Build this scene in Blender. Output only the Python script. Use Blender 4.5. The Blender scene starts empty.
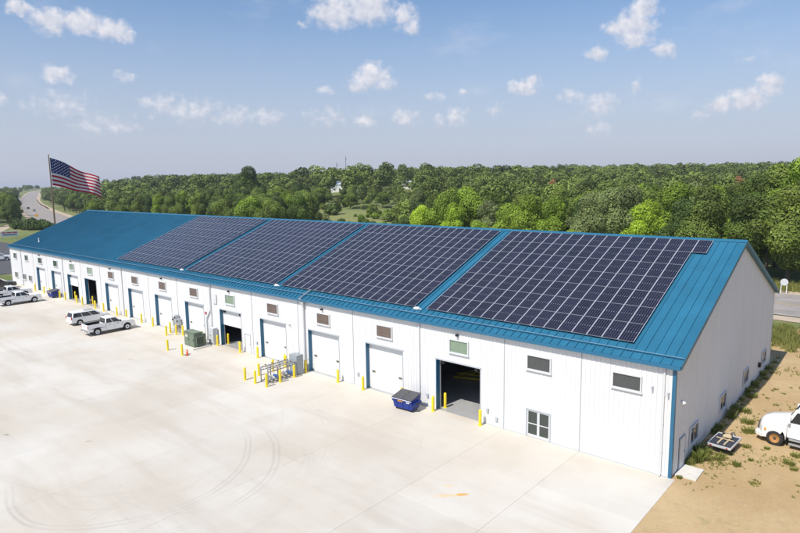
import bpy, bmesh, math, random
import numpy as np
from mathutils import Vector, Matrix
R = math.radians
SC = bpy.context.scene
COL = SC.collection
# ------------------------------------------------------------------ camera
cam_data = bpy.data.cameras.new('camera')
cam = bpy.data.objects.new('camera', cam_data); COL.objects.link(cam)
cam_data.sensor_width = 36.0; cam_data.lens = 597.864 / 800 * 36.0
cam_data.clip_start = .1; cam_data.clip_end = 20000
CR = Vector((0.7519738, 0.6590348, -0.0144389)); CU = Vector((-0.0806971, 0.1137723, 0.9902241)); CF = Vector((-0.6542349, 0.7434575, -0.1387360))
M4 = Matrix.Identity(4)
for i in range(3):
    M4[i][0] = CR[i]; M4[i][1] = CU[i]; M4[i][2] = -CF[i]
M4.translation = Vector((10.536, -36.980, 18.3136))
cam.matrix_world = M4
SC.camera = cam
# ------------------------------------------------------------------ sky and sun
SUN_DIR = Vector((0.045, 0.74, -1.0)).normalized()
ELEV = math.asin(-SUN_DIR.z); AZ = math.atan2(-SUN_DIR.x, -SUN_DIR.y)
world = bpy.data.worlds.new('World'); SC.world = world; world.use_nodes = True
CLOUDS = [(-1.261,0.239,0.0187,0.0112,1.00),(-1.226,0.228,0.0293,0.0192,1.00),(-1.187,0.229,0.0382,0.0195,1.00),(-1.149,0.222,0.0291,0.0160,1.00),(-1.128,0.216,0.0122,0.0095,0.90),(-1.223,0.157,0.0248,0.0148,0.75),(-1.136,0.159,0.0217,0.0084,0.50),(-0.819,0.263,0.0442,0.0296,1.00),(-0.767,0.269,0.0508,0.0282,1.00),(-0.708,0.255,0.0255,0.0214,0.85),(-0.871,0.244,0.0125,0.0085,0.60),(-0.697,0.240,0.0128,0.0115,0.90),(-0.762,0.170,0.0323,0.0212,1.00),(-0.782,0.155,0.0258,0.0138,0.80),(-0.742,0.157,0.0227,0.0138,0.70),(-0.837,0.147,0.0192,0.0077,0.60),(-0.518,0.145,0.0280,0.0136,0.90),(-0.505,0.155,0.0124,0.0120,0.90),(-0.360,0.222,0.0336,0.0260,1.00),(-0.343,0.246,0.0234,0.0173,1.00),(-0.390,0.223,0.0172,0.0124,0.80),(-0.355,0.204,0.0252,0.0125,0.90),(-0.410,0.189,0.0219,0.0114,0.80),(-0.314,0.186,0.0190,0.0138,0.90),(-0.203,0.110,0.0319,0.0205,0.90),(-0.176,0.126,0.0178,0.0160,1.00),(-0.238,0.104,0.0230,0.0167,0.75),(-0.263,0.090,0.0184,0.0085,0.50),(-0.204,0.162,0.0171,0.0079,0.40),(-0.403,0.113,0.0382,0.0209,0.62),(-0.448,0.131,0.0241,0.0135,0.55),(-0.351,0.139,0.0113,0.0130,0.55),(-0.402,0.075,0.0266,0.0152,0.50),(-1.090,0.121,0.0339,0.0204,0.60),(-1.041,0.112,0.0499,0.0268,0.55),(-0.978,0.106,0.0458,0.0213,0.55),(-0.930,0.105,0.0281,0.0170,0.60),(-0.775,0.097,0.0195,0.0174,0.65),(-0.710,0.104,0.0294,0.0158,0.65),(-0.653,0.098,0.0163,0.0126,0.55),(-0.627,0.103,0.0226,0.0188,0.65),(-0.564,0.113,0.0175,0.0124,0.50),(-0.616,0.143,0.0112,0.0092,0.70),(-0.661,0.136,0.0227,0.0077,0.50),(-1.224,0.115,0.0574,0.0247,0.45),(-1.168,0.089,0.0611,0.0229,0.40),(-0.832,0.105,0.0484,0.0219,0.40),(-1.292,0.119,0.0115,0.0105,0.60)]
def build_world():
    nt = world.node_tree; N = nt.nodes; K = nt.links; N.clear()
    def nd(t, **kw):
        n = N.new(t)
        for k, v in kw.items(): setattr(n, k, v)
        return n
    def ma(op, a, b=None, c=None, clamp=False):
        n = nd('ShaderNodeMath', operation=op); n.use_clamp = clamp
        for i, v in enumerate((a, b, c)):
            if v is None: continue
            if isinstance(v, (int, float)): n.inputs[i].default_value = v
            else: K.new(v, n.inputs[i])
        return n.outputs[0]
    def mixc(f, a, b):
        n = nd('ShaderNodeMix', data_type='RGBA')
        for s, v in ((0, f), (6, a), (7, b)):
            if isinstance(v, (int, float)): n.inputs[s].default_value = v
            elif isinstance(v, tuple): n.inputs[s].default_value = (*v, 1)
            else: K.new(v, n.inputs[s])
        return n.outputs[2]
    sky = nd('ShaderNodeTexSky', sky_type='NISHITA', sun_disc=False)
    sky.sun_elevation = ELEV; sky.sun_rotation = AZ; sky.altitude = 250
    sky.air_density = 1.15; sky.dust_density = 1.2; sky.ozone_density = 2.2
    tc = nd('ShaderNodeTexCoord')
    sp = nd('ShaderNodeSeparateXYZ'); K.new(tc.outputs['Generated'], sp.inputs[0])
    el = ma('ARCSINE', sp.outputs[2]); az = ma('ARCTAN2', sp.outputs[0], sp.outputs[1])
    cb = nd('ShaderNodeCombineXYZ'); K.new(az, cb.inputs[0]); K.new(el, cb.inputs[1])
    # billowing: shift the lookup by noise
    n1 = nd('ShaderNodeTexNoise'); n1.inputs['Scale'].default_value = 62; n1.inputs['Detail'].default_value = 4; n1.inputs['Roughness'].default_value = .55
    K.new(cb.outputs[0], n1.inputs['Vector'])
    sh = nd('ShaderNodeVectorMath', operation='MULTIPLY_ADD'); K.new(n1.outputs['Color'], sh.inputs[0])
    sh.inputs[1].default_value = (.022, .018, 0); sh.inputs[2].default_value = (-.011, -.009, 0)
    ad = nd('ShaderNodeVectorMath', operation='ADD'); K.new(cb.outputs[0], ad.inputs[0]); K.new(sh.outputs[0], ad.inputs[1])
    acc = None; top = None
    for a, e, w, h, s in CLOUDS:
        v = nd('ShaderNodeVectorMath', operation='MULTIPLY_ADD'); K.new(ad.outputs[0], v.inputs[0])
        v.inputs[1].default_value = (1/w, 1/h, 0); v.inputs[2].default_value = (-a/w, -e/h, 0)
        ln = nd('ShaderNodeVectorMath', operation='LENGTH'); K.new(v.outputs[0], ln.inputs[0])
        x = ma('MULTIPLY_ADD', ln.outputs['Value'], -s * .8, s)
        acc = x if acc is None else ma('MAXIMUM', acc, x)
        if s > 0:
            dt = nd('ShaderNodeVectorMath', operation='DOT_PRODUCT'); K.new(v.outputs[0], dt.inputs[0]); dt.inputs[1].default_value = (-.06, .3, 0)
            y = ma('ADD', x, dt.outputs['Value']); top = y if top is None else ma('MAXIMUM', top, y)
    n2 = nd('ShaderNodeTexNoise'); n2.inputs['Scale'].default_value = 75; n2.inputs['Detail'].default_value = 4; n2.inputs['Roughness'].default_value = .5
    K.new(cb.outputs[0], n2.inputs['Vector'])
    # loose general cover that goes on all round the sky
    n3 = nd('ShaderNodeTexNoise'); n3.inputs['Scale'].default_value = 7; n3.inputs['Detail'].default_value = 6; n3.inputs['Roughness'].default_value = .6
    mp = nd('ShaderNodeMapping'); mp.inputs['Scale'].default_value = (1, 2.2, 1); K.new(cb.outputs[0], mp.inputs[0]); K.new(mp.outputs[0], n3.inputs['Vector'])
    gen = ma('MULTIPLY', ma('SUBTRACT', n3.outputs[0], .52), 1.0)
    dens = ma('ADD', ma('ADD', acc, ma('MULTIPLY', ma('SUBTRACT', n2.outputs[0], .5), .75)), -.02)
    mr = nd('ShaderNodeMapRange', interpolation_type='SMOOTHSTEP'); K.new(dens, mr.inputs[0])
    mr.inputs[1].default_value = .06; mr.inputs[2].default_value = .68
    mg = nd('ShaderNodeMapRange', interpolation_type='SMOOTHSTEP'); K.new(gen, mg.inputs[0])
    mg.inputs[1].default_value = 0; mg.inputs[2].default_value = .3; mg.inputs[4].default_value = .22
    mask = ma('MAXIMUM', ma('MULTIPLY', mr.outputs[0], .88), mg.outputs[0])
    # pale haze low in the sky
    hz = nd('ShaderNodeMapRange', interpolation_type='SMOOTHSTEP'); K.new(ma('ABSOLUTE', el), hz.inputs[0])
    hz.inputs[1].default_value = 0.0; hz.inputs[2].default_value = .34; hz.inputs[3].default_value = HAZE_AMT; hz.inputs[4].default_value = 0.0
    mul = nd('ShaderNodeVectorMath', operation='MULTIPLY'); K.new(sky.outputs[0], mul.inputs[0]); mul.inputs[1].default_value = SKY_TINT
    base = mixc(hz.outputs[0], mul.outputs[0], HAZE_COL)
    lit = ma('ADD', ma('MULTIPLY_ADD', ma('SUBTRACT', top, acc), 1.5, .45), ma('MULTIPLY', ma('SUBTRACT', n2.outputs[0], .5), 1.6), clamp=True)
    cshade = mixc(lit, CLOUD_LO, CLOUD_HI)
    final = mixc(mask, base, cshade)
    bg = nd('ShaderNodeBackground'); K.new(final, bg.inputs[0]); bg.inputs[1].default_value = SKY_STR
    out = nd('ShaderNodeOutputWorld'); K.new(bg.outputs[0], out.inputs[0])
SKY_STR = .15; SKY_TINT = (.56, .66, .765); HAZE_AMT = .85; HAZE_COL = (3.05, 3.2, 3.9)
CLOUD_LO = (3.1, 3.35, 4.0); CLOUD_HI = (5.4, 5.2, 5.3)
build_world()
world.cycles.sampling_method = 'MANUAL'; world.cycles.sample_map_resolution = 256
sd = bpy.data.lights.new('sun', 'SUN'); sun = bpy.data.objects.new('sun', sd); COL.objects.link(sun)
sd.energy = 4.4; sd.angle = R(.53); sd.color = (1, .945, .86)
sun.rotation_euler = SUN_DIR.to_track_quat('-Z', 'Y').to_euler(); sun.location = (-20, -60, 90)
vs = SC.view_settings; vs.view_transform = 'Standard'; vs.look = 'None'; vs.gamma = 1; vs.exposure = .26; vs.use_curve_mapping = False
SC.render.engine = 'CYCLES'
# ------------------------------------------------------------------ materials
MATS = {}
def mat(name, col, rough=.5, metal=0., var=.0, vscale=3., bump=0., bscale=40., rand=0., spec=.5, emit=None, coat=0., vcol=None, stretch=(1, 1, 1), coord='Object', trans=0.):
    if name in MATS: return MATS[name]
    m = bpy.data.materials.new(name); m.use_nodes = True; MATS[name] = m
    nt = m.node_tree; N = nt.nodes; K = nt.links; b = N['Principled BSDF']
    b.inputs['Roughness'].default_value = rough; b.inputs['Metallic'].default_value = metal
    b.inputs['Specular IOR Level'].default_value = spec; b.inputs['Coat Weight'].default_value = coat; b.inputs['Coat Roughness'].default_value = .08
    b.inputs['Base Color'].default_value = (*col, 1)
    if trans: b.inputs['Transmission Weight'].default_value = trans
    tc = None
    def vec(sc):
        t = N.new('ShaderNodeTexCoord') if coord == 'Object' else N.new('ShaderNodeNewGeometry')
        mp = N.new('ShaderNodeMapping'); mp.inputs['Scale'].default_value = tuple(sc * s for s in stretch)
        K.new(t.outputs['Object' if coord == 'Object' else 'Position'], mp.inputs[0]); return mp.outputs[0]
    if var or rand:
        lo = vcol if vcol else tuple(c * (1 - var) for c in col)
        mx = N.new('ShaderNodeMix'); mx.data_type = 'RGBA'; mx.inputs[6].default_value = (*lo, 1); mx.inputs[7].default_value = (*(col if vcol else tuple(min(1, c * (1 + var)) for c in col)), 1)
        n = N.new('ShaderNodeTexNoise'); n.inputs['Scale'].default_value = 1; n.inputs['Detail'].default_value = 6; n.inputs['Roughness'].default_value = .65
        K.new(vec(vscale), n.inputs['Vector'])
        mr = N.new('ShaderNodeMapRange'); mr.inputs[1].default_value = .3; mr.inputs[2].default_value = .7; K.new(n.outputs[0], mr.inputs[0]); K.new(mr.outputs[0], mx.inputs[0])
        o = mx.outputs[2]
        if rand:
            oi = N.new('ShaderNodeObjectInfo'); r2 = N.new('ShaderNodeMapRange'); r2.inputs[3].default_value = 1 - rand; r2.inputs[4].default_value = 1 + rand
            K.new(oi.outputs['Random'], r2.inputs[0]); vm = N.new('ShaderNodeVectorMath'); vm.operation = 'SCALE'; K.new(o, vm.inputs[0]); K.new(r2.outputs[0], vm.inputs['Scale']); o = vm.outputs[0]
        K.new(o, b.inputs['Base Color'])
    if bump:
        n = N.new('ShaderNodeTexNoise'); n.inputs['Scale'].default_value = 1; n.inputs['Detail'].default_value = 5; K.new(vec(bscale), n.inputs['Vector'])
        bp = N.new('ShaderNodeBump'); bp.inputs['Strength'].default_value = bump; bp.inputs['Distance'].default_value = .02
        K.new(n.outputs[0], bp.inputs['Height']); K.new(bp.outputs[0], b.inputs['Normal'])
    if emit: b.inputs['Emission Color'].default_value = (*emit[:3], 1); b.inputs['Emission Strength'].default_value = emit[3]
    return m
white_wall = mat('white_wall', (.68, .68, .68), .42, var=.035, vscale=1.2, stretch=(1, 1, .12), rand=.015, coord='pos')
white_door = mat('white_door', (.70, .70, .70), .45, var=.03, vscale=1.5, rand=.02, coord='pos')
trim_white = mat('trim_white', (.58, .59, .60), .45)
trim_grey = mat('trim_grey', (.42, .45, .48), .45)
roof_blue = mat('roof_blue', (.023, .135, .225), .38, var=.12, vscale=.3, rand=.05, coord='pos', spec=.45)
trim_blue = mat('trim_blue', (.022, .125, .225), .4, var=.04)
liner = mat('liner_white', (.55, .56, .58), .6)
floor_in = mat('shop_floor', (.36, .36, .36), .35, var=.12, vscale=.5, coord='pos')
alum = mat('aluminium', (.72, .73, .75), .35, metal=.35)
galv = mat('galvanised', (.50, .52, .54), .42, metal=.5, var=.1, vscale=6)
grey_paint = mat('grey_paint', (.30, .33, .35), .5, var=.06)
yellow = mat('safety_yellow', (.80, .60, .02), .5, var=.07, vscale=4, rand=.06)
black = mat('black_plastic', (.02, .02, .022), .5)
rubber = mat('rubber', (.025, .025, .027), .8)
glass = mat('dark_glass', (.018, .022, .026), .06, spec=.6)
brown_pane = mat('brown_pane', (.12, .085, .065), .25, var=.12, vscale=14, stretch=(.1, .1, 1), rand=.15)
green_pane = mat('green_pane', (.20, .27, .19), .15, var=.1, vscale=2)
dark_pane = mat('grey_pane', (.07, .075, .075), .12, var=.1, vscale=2)
door_glass = mat('door_glass', (.05, .06, .055), .06)
chrome = mat('chrome', (.6, .6, .6), .2, metal=1)
car_white = mat('car_white', (.80, .80, .80), .28, coat=.6)
car_black = mat('car_black', (.03, .03, .035), .25, coat=.5)
car_red = mat('car_red', (.25, .03, .03), .3, coat=.5)
car_silver = mat('car_silver', (.5, .52, .54), .3, metal=.4, coat=.5)
red_lens = mat('red_lens', (.5, .02, .015), .25)
amber = mat('amber', (.75, .3, .02), .3)
lamp_clear = mat('clear_lens', (.75, .76, .78), .12)
orange_rim = mat('orange_rim', (.42, .21, .07), .5, var=.2, vscale=8)
dump_blue = mat('dumpster_blue', (.008, .035, .24), .42, var=.15, vscale=3, bump=.1)
dump_lid = mat('dumpster_lid', (.07, .07, .075), .55, var=.1)
xf_green = mat('transformer_green', (.145, .185, .13), .5, var=.1, vscale=2)
tan_mat = mat('tan', (.5, .4, .26), .7, var=.1)
steel_dark = mat('dark_steel', (.1, .1, .11), .5, metal=.4)
pole_brown = mat('pole_brown', (.17, .115, .07), .6, var=.1)
white_paint = mat('white_paint', (.8, .8, .8), .4)
red_paint = mat('red_paint', (.45, .03, .03), .45)
blue_paint = mat('blue_paint', (.03, .1, .3), .45)
flag_red = mat('flag_red', (.36, .010, .028), .9, spec=.1)
flag_white = mat('flag_white', (.60, .60, .60), .9, spec=.1)
flag_blue = mat('flag_blue', (.010, .02, .12), .9, spec=.1)
bark = mat('bark', (.12, .09, .065), .9, var=.25, vscale=2, bump=.5, bscale=8)
line_white = mat('road_paint_white', (.50, .50, .48), .7, var=.12, vscale=1)
line_yellow = mat('road_paint_yellow', (.48, .36, .12), .7, var=.12)
asphalt = mat('asphalt', (.28, .25, .23), .9, var=.16, vscale=.3, bump=.3, bscale=30, coord='pos')
asphalt_dark = mat('asphalt_dark', (.075, .075, .08), .9, var=.2, vscale=.3, coord='pos')
gravel_mat = mat('gravel_track', (.42, .34, .25), .95, var=.15, vscale=.3, coord='pos')
pad_mat = mat('concrete_pad', (.60, .57, .52), .85, var=.08, vscale=2, bump=.2)
cone_orange = mat('cone_orange', (.7, .12, .02), .5)
brown_wall = mat('brown_wall', (.35, .24, .18), .8, var=.1)
grey_roof = mat('grey_shingle', (.22, .22, .24), .85, var=.1)
house_white = mat('house_white', (.72, .72, .70), .7)

def graph(name):
    m = bpy.data.materials.new(name); m.use_nodes = True; MATS[name] = m
    nt = m.node_tree; N = nt.nodes; K = nt.links; b = N['Principled BSDF']
    class G: pass
    g = G(); g.m = m; g.N = N; g.K = K; g.b = b
    def put(s, v):
        if isinstance(v, (int, float)): s.default_value = v
        elif isinstance(v, tuple): s.default_value = (*v, 1) if len(s.default_value) == 4 else v
        else: K.new(v, s)
    def math_(op, a, b_=None, c=None):
        n = N.new('ShaderNodeMath'); n.operation = op
        for i, v in enumerate((a, b_, c)):
            if v is not None: put(n.inputs[i], v)
        return n.outputs[0]
    def mix(f, a, b_):
        n = N.new('ShaderNodeMix'); n.data_type = 'RGBA'; put(n.inputs[0], f); put(n.inputs[6], a); put(n.inputs[7], b_); return n.outputs[2]
    def rng(v, a, b_, c=0., d=1., sm=True):
        n = N.new('ShaderNodeMapRange'); n.interpolation_type = 'SMOOTHSTEP' if sm else 'LINEAR'
        put(n.inputs[0], v); n.inputs[1].default_value = a; n.inputs[2].default_value = b_; n.inputs[3].default_value = c; n.inputs[4].default_value = d; return n.outputs[0]
    def noise(scale, detail=5, rough=.6, stretch=(1, 1, 1), vec=None, off=(0, 0, 0)):
        n = N.new('ShaderNodeTexNoise'); n.inputs['Scale'].default_value = scale; n.inputs['Detail'].default_value = detail; n.inputs['Roughness'].default_value = rough
        mp = N.new('ShaderNodeMapping'); mp.inputs['Scale'].default_value = stretch; mp.inputs['Location'].default_value = off
        K.new(vec if vec else g.pos, mp.inputs[0]); K.new(mp.outputs[0], n.inputs['Vector']); return n.outputs[0]
    def bump(h, st, dist):
        n = N.new('ShaderNodeBump'); n.inputs['Strength'].default_value = st; n.inputs['Distance'].default_value = dist; K.new(h, n.inputs['Height']); K.new(n.outputs[0], b.inputs['Normal'])
    geo = N.new('ShaderNodeNewGeometry'); g.pos = geo.outputs['Position']
    sp = N.new('ShaderNodeSeparateXYZ'); K.new(g.pos, sp.inputs[0]); g.x, g.y, g.z = sp.outputs
    g.put, g.math, g.mix, g.rng, g.noise, g.bump = put, math_, mix, rng, noise, bump
    return g
# concrete of the yard: mottling, streaks, curved tyre marks, rust stain
g = graph('yard_concrete')
n_big = g.noise(.07, 5, .6); n_mid = g.noise(.45, 6, .65); n_str = g.noise(.25, 5, .6, (.25, 1.6, 1)); n_fine = g.noise(6, 6, .7); n_scuff = g.noise(1.1, 6, .75, (.18, 2.6, 1), off=(2, 5, 0)); n_scuff2 = g.noise(.9, 6, .75, (2.4, .22, 1), off=(7, 1, 0)); n_spot = g.noise(2.3, 3, .5, off=(4, 4, 0))
col = g.mix(g.rng(n_big, .35, .65), (.515, .465, .39), (.585, .555, .50))
col = g.mix(g.math('MULTIPLY', g.rng(n_str, .45, .72), .55), col, (.45, .395, .325))
col = g.mix(g.math('MULTIPLY', g.rng(n_mid, .52, .78), .28), col, (.43, .39, .345))
col = g.mix(g.math('MULTIPLY', g.rng(n_fine, .5, .8), .12), col, (.42, .38, .34))
col = g.mix(g.math('MULTIPLY', g.rng(n_scuff, .56, .74), .30), col, (.40, .365, .32)); col = g.mix(g.math('MULTIPLY', g.rng(n_scuff2, .60, .76), .22), col, (.42, .385, .34)); col = g.mix(g.math('MULTIPLY', g.rng(n_spot, .70, .76), .35), col, (.33, .30, .27))
oi = g.N.new('ShaderNodeObjectInfo')
tone = g.rng(oi.outputs['Random'], 0, 1, .965, 1.03, False)
warp = g.math('MULTIPLY', g.math('SUBTRACT', g.noise(.09, 2, .5), .5), 2.2)
marks = None
for (cx, cy, r, st) in [(-28, -20.5, 7.3, .8), (-28, -20.5, 7.65, .9), (-27.3, -20.4, 8.8, .9), (-27.3, -20.4, 9.15, .8), (-26, -21, 10.7, .35), (-26.2, -21, 11.1, .3), (-27.6, -20.6, 5.4, .3), (-52, -10, 5.5, .4), (-52, -10, 5.85, .4), (-52.5, -10.5, 7.5, .4), (-52.5, -10.5, 7.85, .35), (-20, -9.5, 3.8, .3), (-20.2, -9.5, 5.9, .25), (-36, -26, 12.5, .35), (-36, -26, 12.9, .35), (-84, -12, 7, .3), (-84, -12, 9, .3), (-30, -19, 13.2, .3), (-30, -19, 13.6, .25), (-33, -17, 10.2, .3), (-24, -17, 6.1, .35), (-46, -16, 9.5, .3), (-46, -16, 9.9, .3), (-66, -14, 6.5, .35), (-66, -14, 8.4, .3)]:
    dx = g.math('SUBTRACT', g.x, cx); dy = g.math('SUBTRACT', g.y, cy)
    d = g.math('SQRT', g.math('ADD', g.math('MULTIPLY', dx, dx), g.math('MULTIPLY', dy, dy)))
    d = g.math('ABSOLUTE', g.math('ADD', g.math('SUBTRACT', d, r), warp))
    v = g.math('MULTIPLY', g.math('MULTIPLY', g.rng(d, .03, .15, 1, 0), st), g.rng(g.math('ADD', dx, g.math('MULTIPLY', dy, -.25)), -r * .45, r * .5, .0, 1.))
    marks = v if marks is None else g.math('MAXIMUM', marks, v)
marks = g.math('MULTIPLY', marks, g.rng(g.noise(.11, 3, .55, off=(3, 7, 0)), .36, .6))
marks = g.math('MULTIPLY', marks, g.rng(n_fine, .25, .6, .5, 1.))
col = g.mix(g.math('MULTIPLY', marks, .36), col, (.27, .25, .235))
def blot(cx, cy, rx, ry, ang, nz, amt, c):
    global col
    ca, sa = math.cos(ang), math.sin(ang)
    dx = g.math('SUBTRACT', g.x, cx); dy = g.math('SUBTRACT', g.y, cy)
    u = g.math('DIVIDE', g.math('ADD', g.math('MULTIPLY', dx, ca), g.math('MULTIPLY', dy, sa)), rx); w = g.math('DIVIDE', g.math('SUBTRACT', g.math('MULTIPLY', dy, ca), g.math('MULTIPLY', dx, sa)), ry)
    d = g.math('SQRT', g.math('ADD', g.math('MULTIPLY', u, u), g.math('MULTIPLY', w, w)))
    d = g.math('ADD', d, g.math('MULTIPLY', g.math('SUBTRACT', g.noise(nz, 5, .7), .5), 1.6))
    col = g.mix(g.math('MULTIPLY', g.rng(d, .3, 1., 1, 0), amt), col, c)
blot(-8.75, -9.8, .55, .2, .75, 3., .95, (.60, .31, .055)); blot(-9.4, -10.5, 1.1, .22, .75, 2.5, .55, (.66, .45, .18)); blot(-10.0, -9.5, .5, .18, .6, 3., .5, (.66, .45, .18))
blot(-52.2, -9.6, .6, .25, .2, 3., .6, (.42, .30, .18)); blot(-82, -14, .7, .2, .1, 3., .8, (.2, .12, .08)); blot(-46.3, -.4, 3.2, 1.4, 0, 1., .4, (.5, .4, .29)); blot(-16, .2, 2.2, 1.2, 0, 1., .35, (.5, .4, .29))
blot(-40, -24.5, .35, .15, .3, 3., .7, (.2, .17, .15)); blot(-34, -21, .3, .12, .8, 3., .6, (.2, .17, .15)); blot(-13, -19, .12, .12, .8, 3., .8, (.15, .13, .12))
vm = g.N.new('ShaderNodeVectorMath'); vm.operation = 'SCALE'; g.K.new(col, vm.inputs[0]); g.K.new(tone, vm.inputs['Scale']); g.K.new(vm.outputs[0], g.b.inputs['Base Color'])
g.b.inputs['Roughness'].default_value = .88; g.bump(g.noise(9, 6, .7), .25, .01)
yard_concrete = g.m
# bare sandy lot
g = graph('sandy_dirt')
col = g.mix(g.rng(g.noise(.12, 5, .6), .35, .65), (.385, .262, .122), (.465, .338, .178))
col = g.mix(g.math('MULTIPLY', g.rng(g.noise(.9, 6, .7), .45, .75), .55), col, (.33, .225, .13))
col = g.mix(g.math('MULTIPLY', g.rng(g.noise(7, 6, .7), .5, .75), .45), col, (.57, .46, .32))
col = g.mix(g.math('MULTIPLY', g.rng(g.noise(.35, 6, .7, off=(5, 2, 0)), .58, .72), .5), col, (.20, .20, .07))
g.K.new(col, g.b.inputs['Base Color']); g.b.inputs['Roughness'].default_value = .95; g.bump(g.math('ADD', g.noise(3, 6, .7), g.math('MULTIPLY', g.noise(18, 4, .7), .3)), .7, .06)
sandy = g.m
# grassland and forest floor
g = graph('grassland')
col = g.mix(g.rng(g.noise(.012, 4, .6), .4, .62), (.115, .15, .035), (.21, .225, .07))
col = g.mix(g.math('MULTIPLY', g.rng(g.noise(.05, 5, .65, (1, 1, 1), off=(9, 4, 0)), .54, .68), .75), col, (.27, .235, .11))
col = g.mix(g.math('MULTIPLY', g.rng(g.noise(.6, 6, .7), .45, .7), .5), col, (.05, .085, .02))
g.K.new(col, g.b.inputs['Base Color']); g.b.inputs['Roughness'].default_value = .95; g.bump(g.noise(.9, 6, .7), .8, .4)
grassland = g.m
# photovoltaic glass with cell grid
g = graph('solar_cells')
tc = g.N.new('ShaderNodeTexCoord'); s2 = g.N.new('ShaderNodeSeparateXYZ'); g.K.new(tc.outputs['Object'], s2.inputs[0])
fx = g.math('FRACT', g.math('DIVIDE', g.math('SUBTRACT', s2.outputs[0], .02), .1685)); fy = g.math('FRACT', g.math('DIVIDE', s2.outputs[1], .0855))
lx = g.rng(g.math('ABSOLUTE', g.math('SUBTRACT', fx, .5)), .46, .49); ly = g.rng(g.math('ABSOLUTE', g.math('SUBTRACT', fy, .5)), .44, .49)
mid = g.rng(g.math('ABSOLUTE', g.math('SUBTRACT', s2.outputs[1], 1.035)), .018, .034, 1, 0); dotx = g.rng(g.math('ABSOLUTE', g.math('SUBTRACT', fx, .5)), .33, .42)
ln = g.math('MAXIMUM', g.math('MULTIPLY', lx, .5), g.math('MULTIPLY', ly, .18)); ln = g.math('MAXIMUM', ln, g.math('MULTIPLY', g.math('MULTIPLY', mid, dotx), .9))
oi = g.N.new('ShaderNodeObjectInfo'); cell = g.mix(oi.outputs['Random'], (.008, .009, .022), (.013, .013, .030))
g.K.new(g.mix(ln, cell, (.42, .43, .47)), g.b.inputs['Base Color']); g.b.inputs['Roughness'].default_value = .16; g.b.inputs['Specular IOR Level'].default_value = .26
solar_cells = g.m
# foliage
def leaf_mat(name, a, b_, tr=.13, r=.25):
    g = graph(name)
    oi = g.N.new('ShaderNodeObjectInfo')
    c0 = g.mix(oi.outputs['Random'], a, b_)
    at = g.N.new('ShaderNodeAttribute'); at.attribute_name = 'tone'
    k = g.rng(at.outputs['Fac'], 0, 1, 1 - r, 1 + r, False)
    vm = g.N.new('ShaderNodeVectorMath'); vm.operation = 'SCALE'; g.K.new(c0, vm.inputs[0]); g.K.new(k, vm.inputs['Scale'])
    g.K.new(vm.outputs[0], g.b.inputs['Base Color']); g.b.inputs['Roughness'].default_value = .6; g.b.inputs['Specular IOR Level'].default_value = .25
    t = g.N.new('ShaderNodeBsdfTranslucent'); g.K.new(vm.outputs[0], t.inputs[0])
    ms = g.N.new('ShaderNodeMixShader'); ms.inputs[0].default_value = tr
    g.K.new(g.b.outputs[0], ms.inputs[1]); g.K.new(t.outputs[0], ms.inputs[2]); g.K.new(ms.outputs[0], g.N['Material Output'].inputs[0])
    return g.m
leaf_mid = leaf_mat('leaf_mid_green', (.095, .145, .024), (.165, .215, .036), r=.55)
leaf_dark = leaf_mat('leaf_dark_green', (.06, .102, .022), (.10, .145, .03), r=.45)
leaf_silver = leaf_mat('leaf_grey_green', (.18, .225, .075), (.20, .24, .09), r=.5)
leaf_bright = leaf_mat('leaf_yellow_green', (.31, .43, .03), (.26, .39, .03), r=.35)
leaf_fresh = leaf_mat('leaf_fresh_green', (.17, .26, .028), (.22, .31, .03), r=.4)
leaf_orange = leaf_mat('leaf_orange', (.30, .15, .065), (.27, .17, .07))
leaf_far = leaf_mat('leaf_far_wood', (.045, .085, .028), (.085, .135, .038))
weed_leaf = leaf_mat('weed_green', (.19, .225, .05), (.29, .285, .085), .35)
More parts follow.
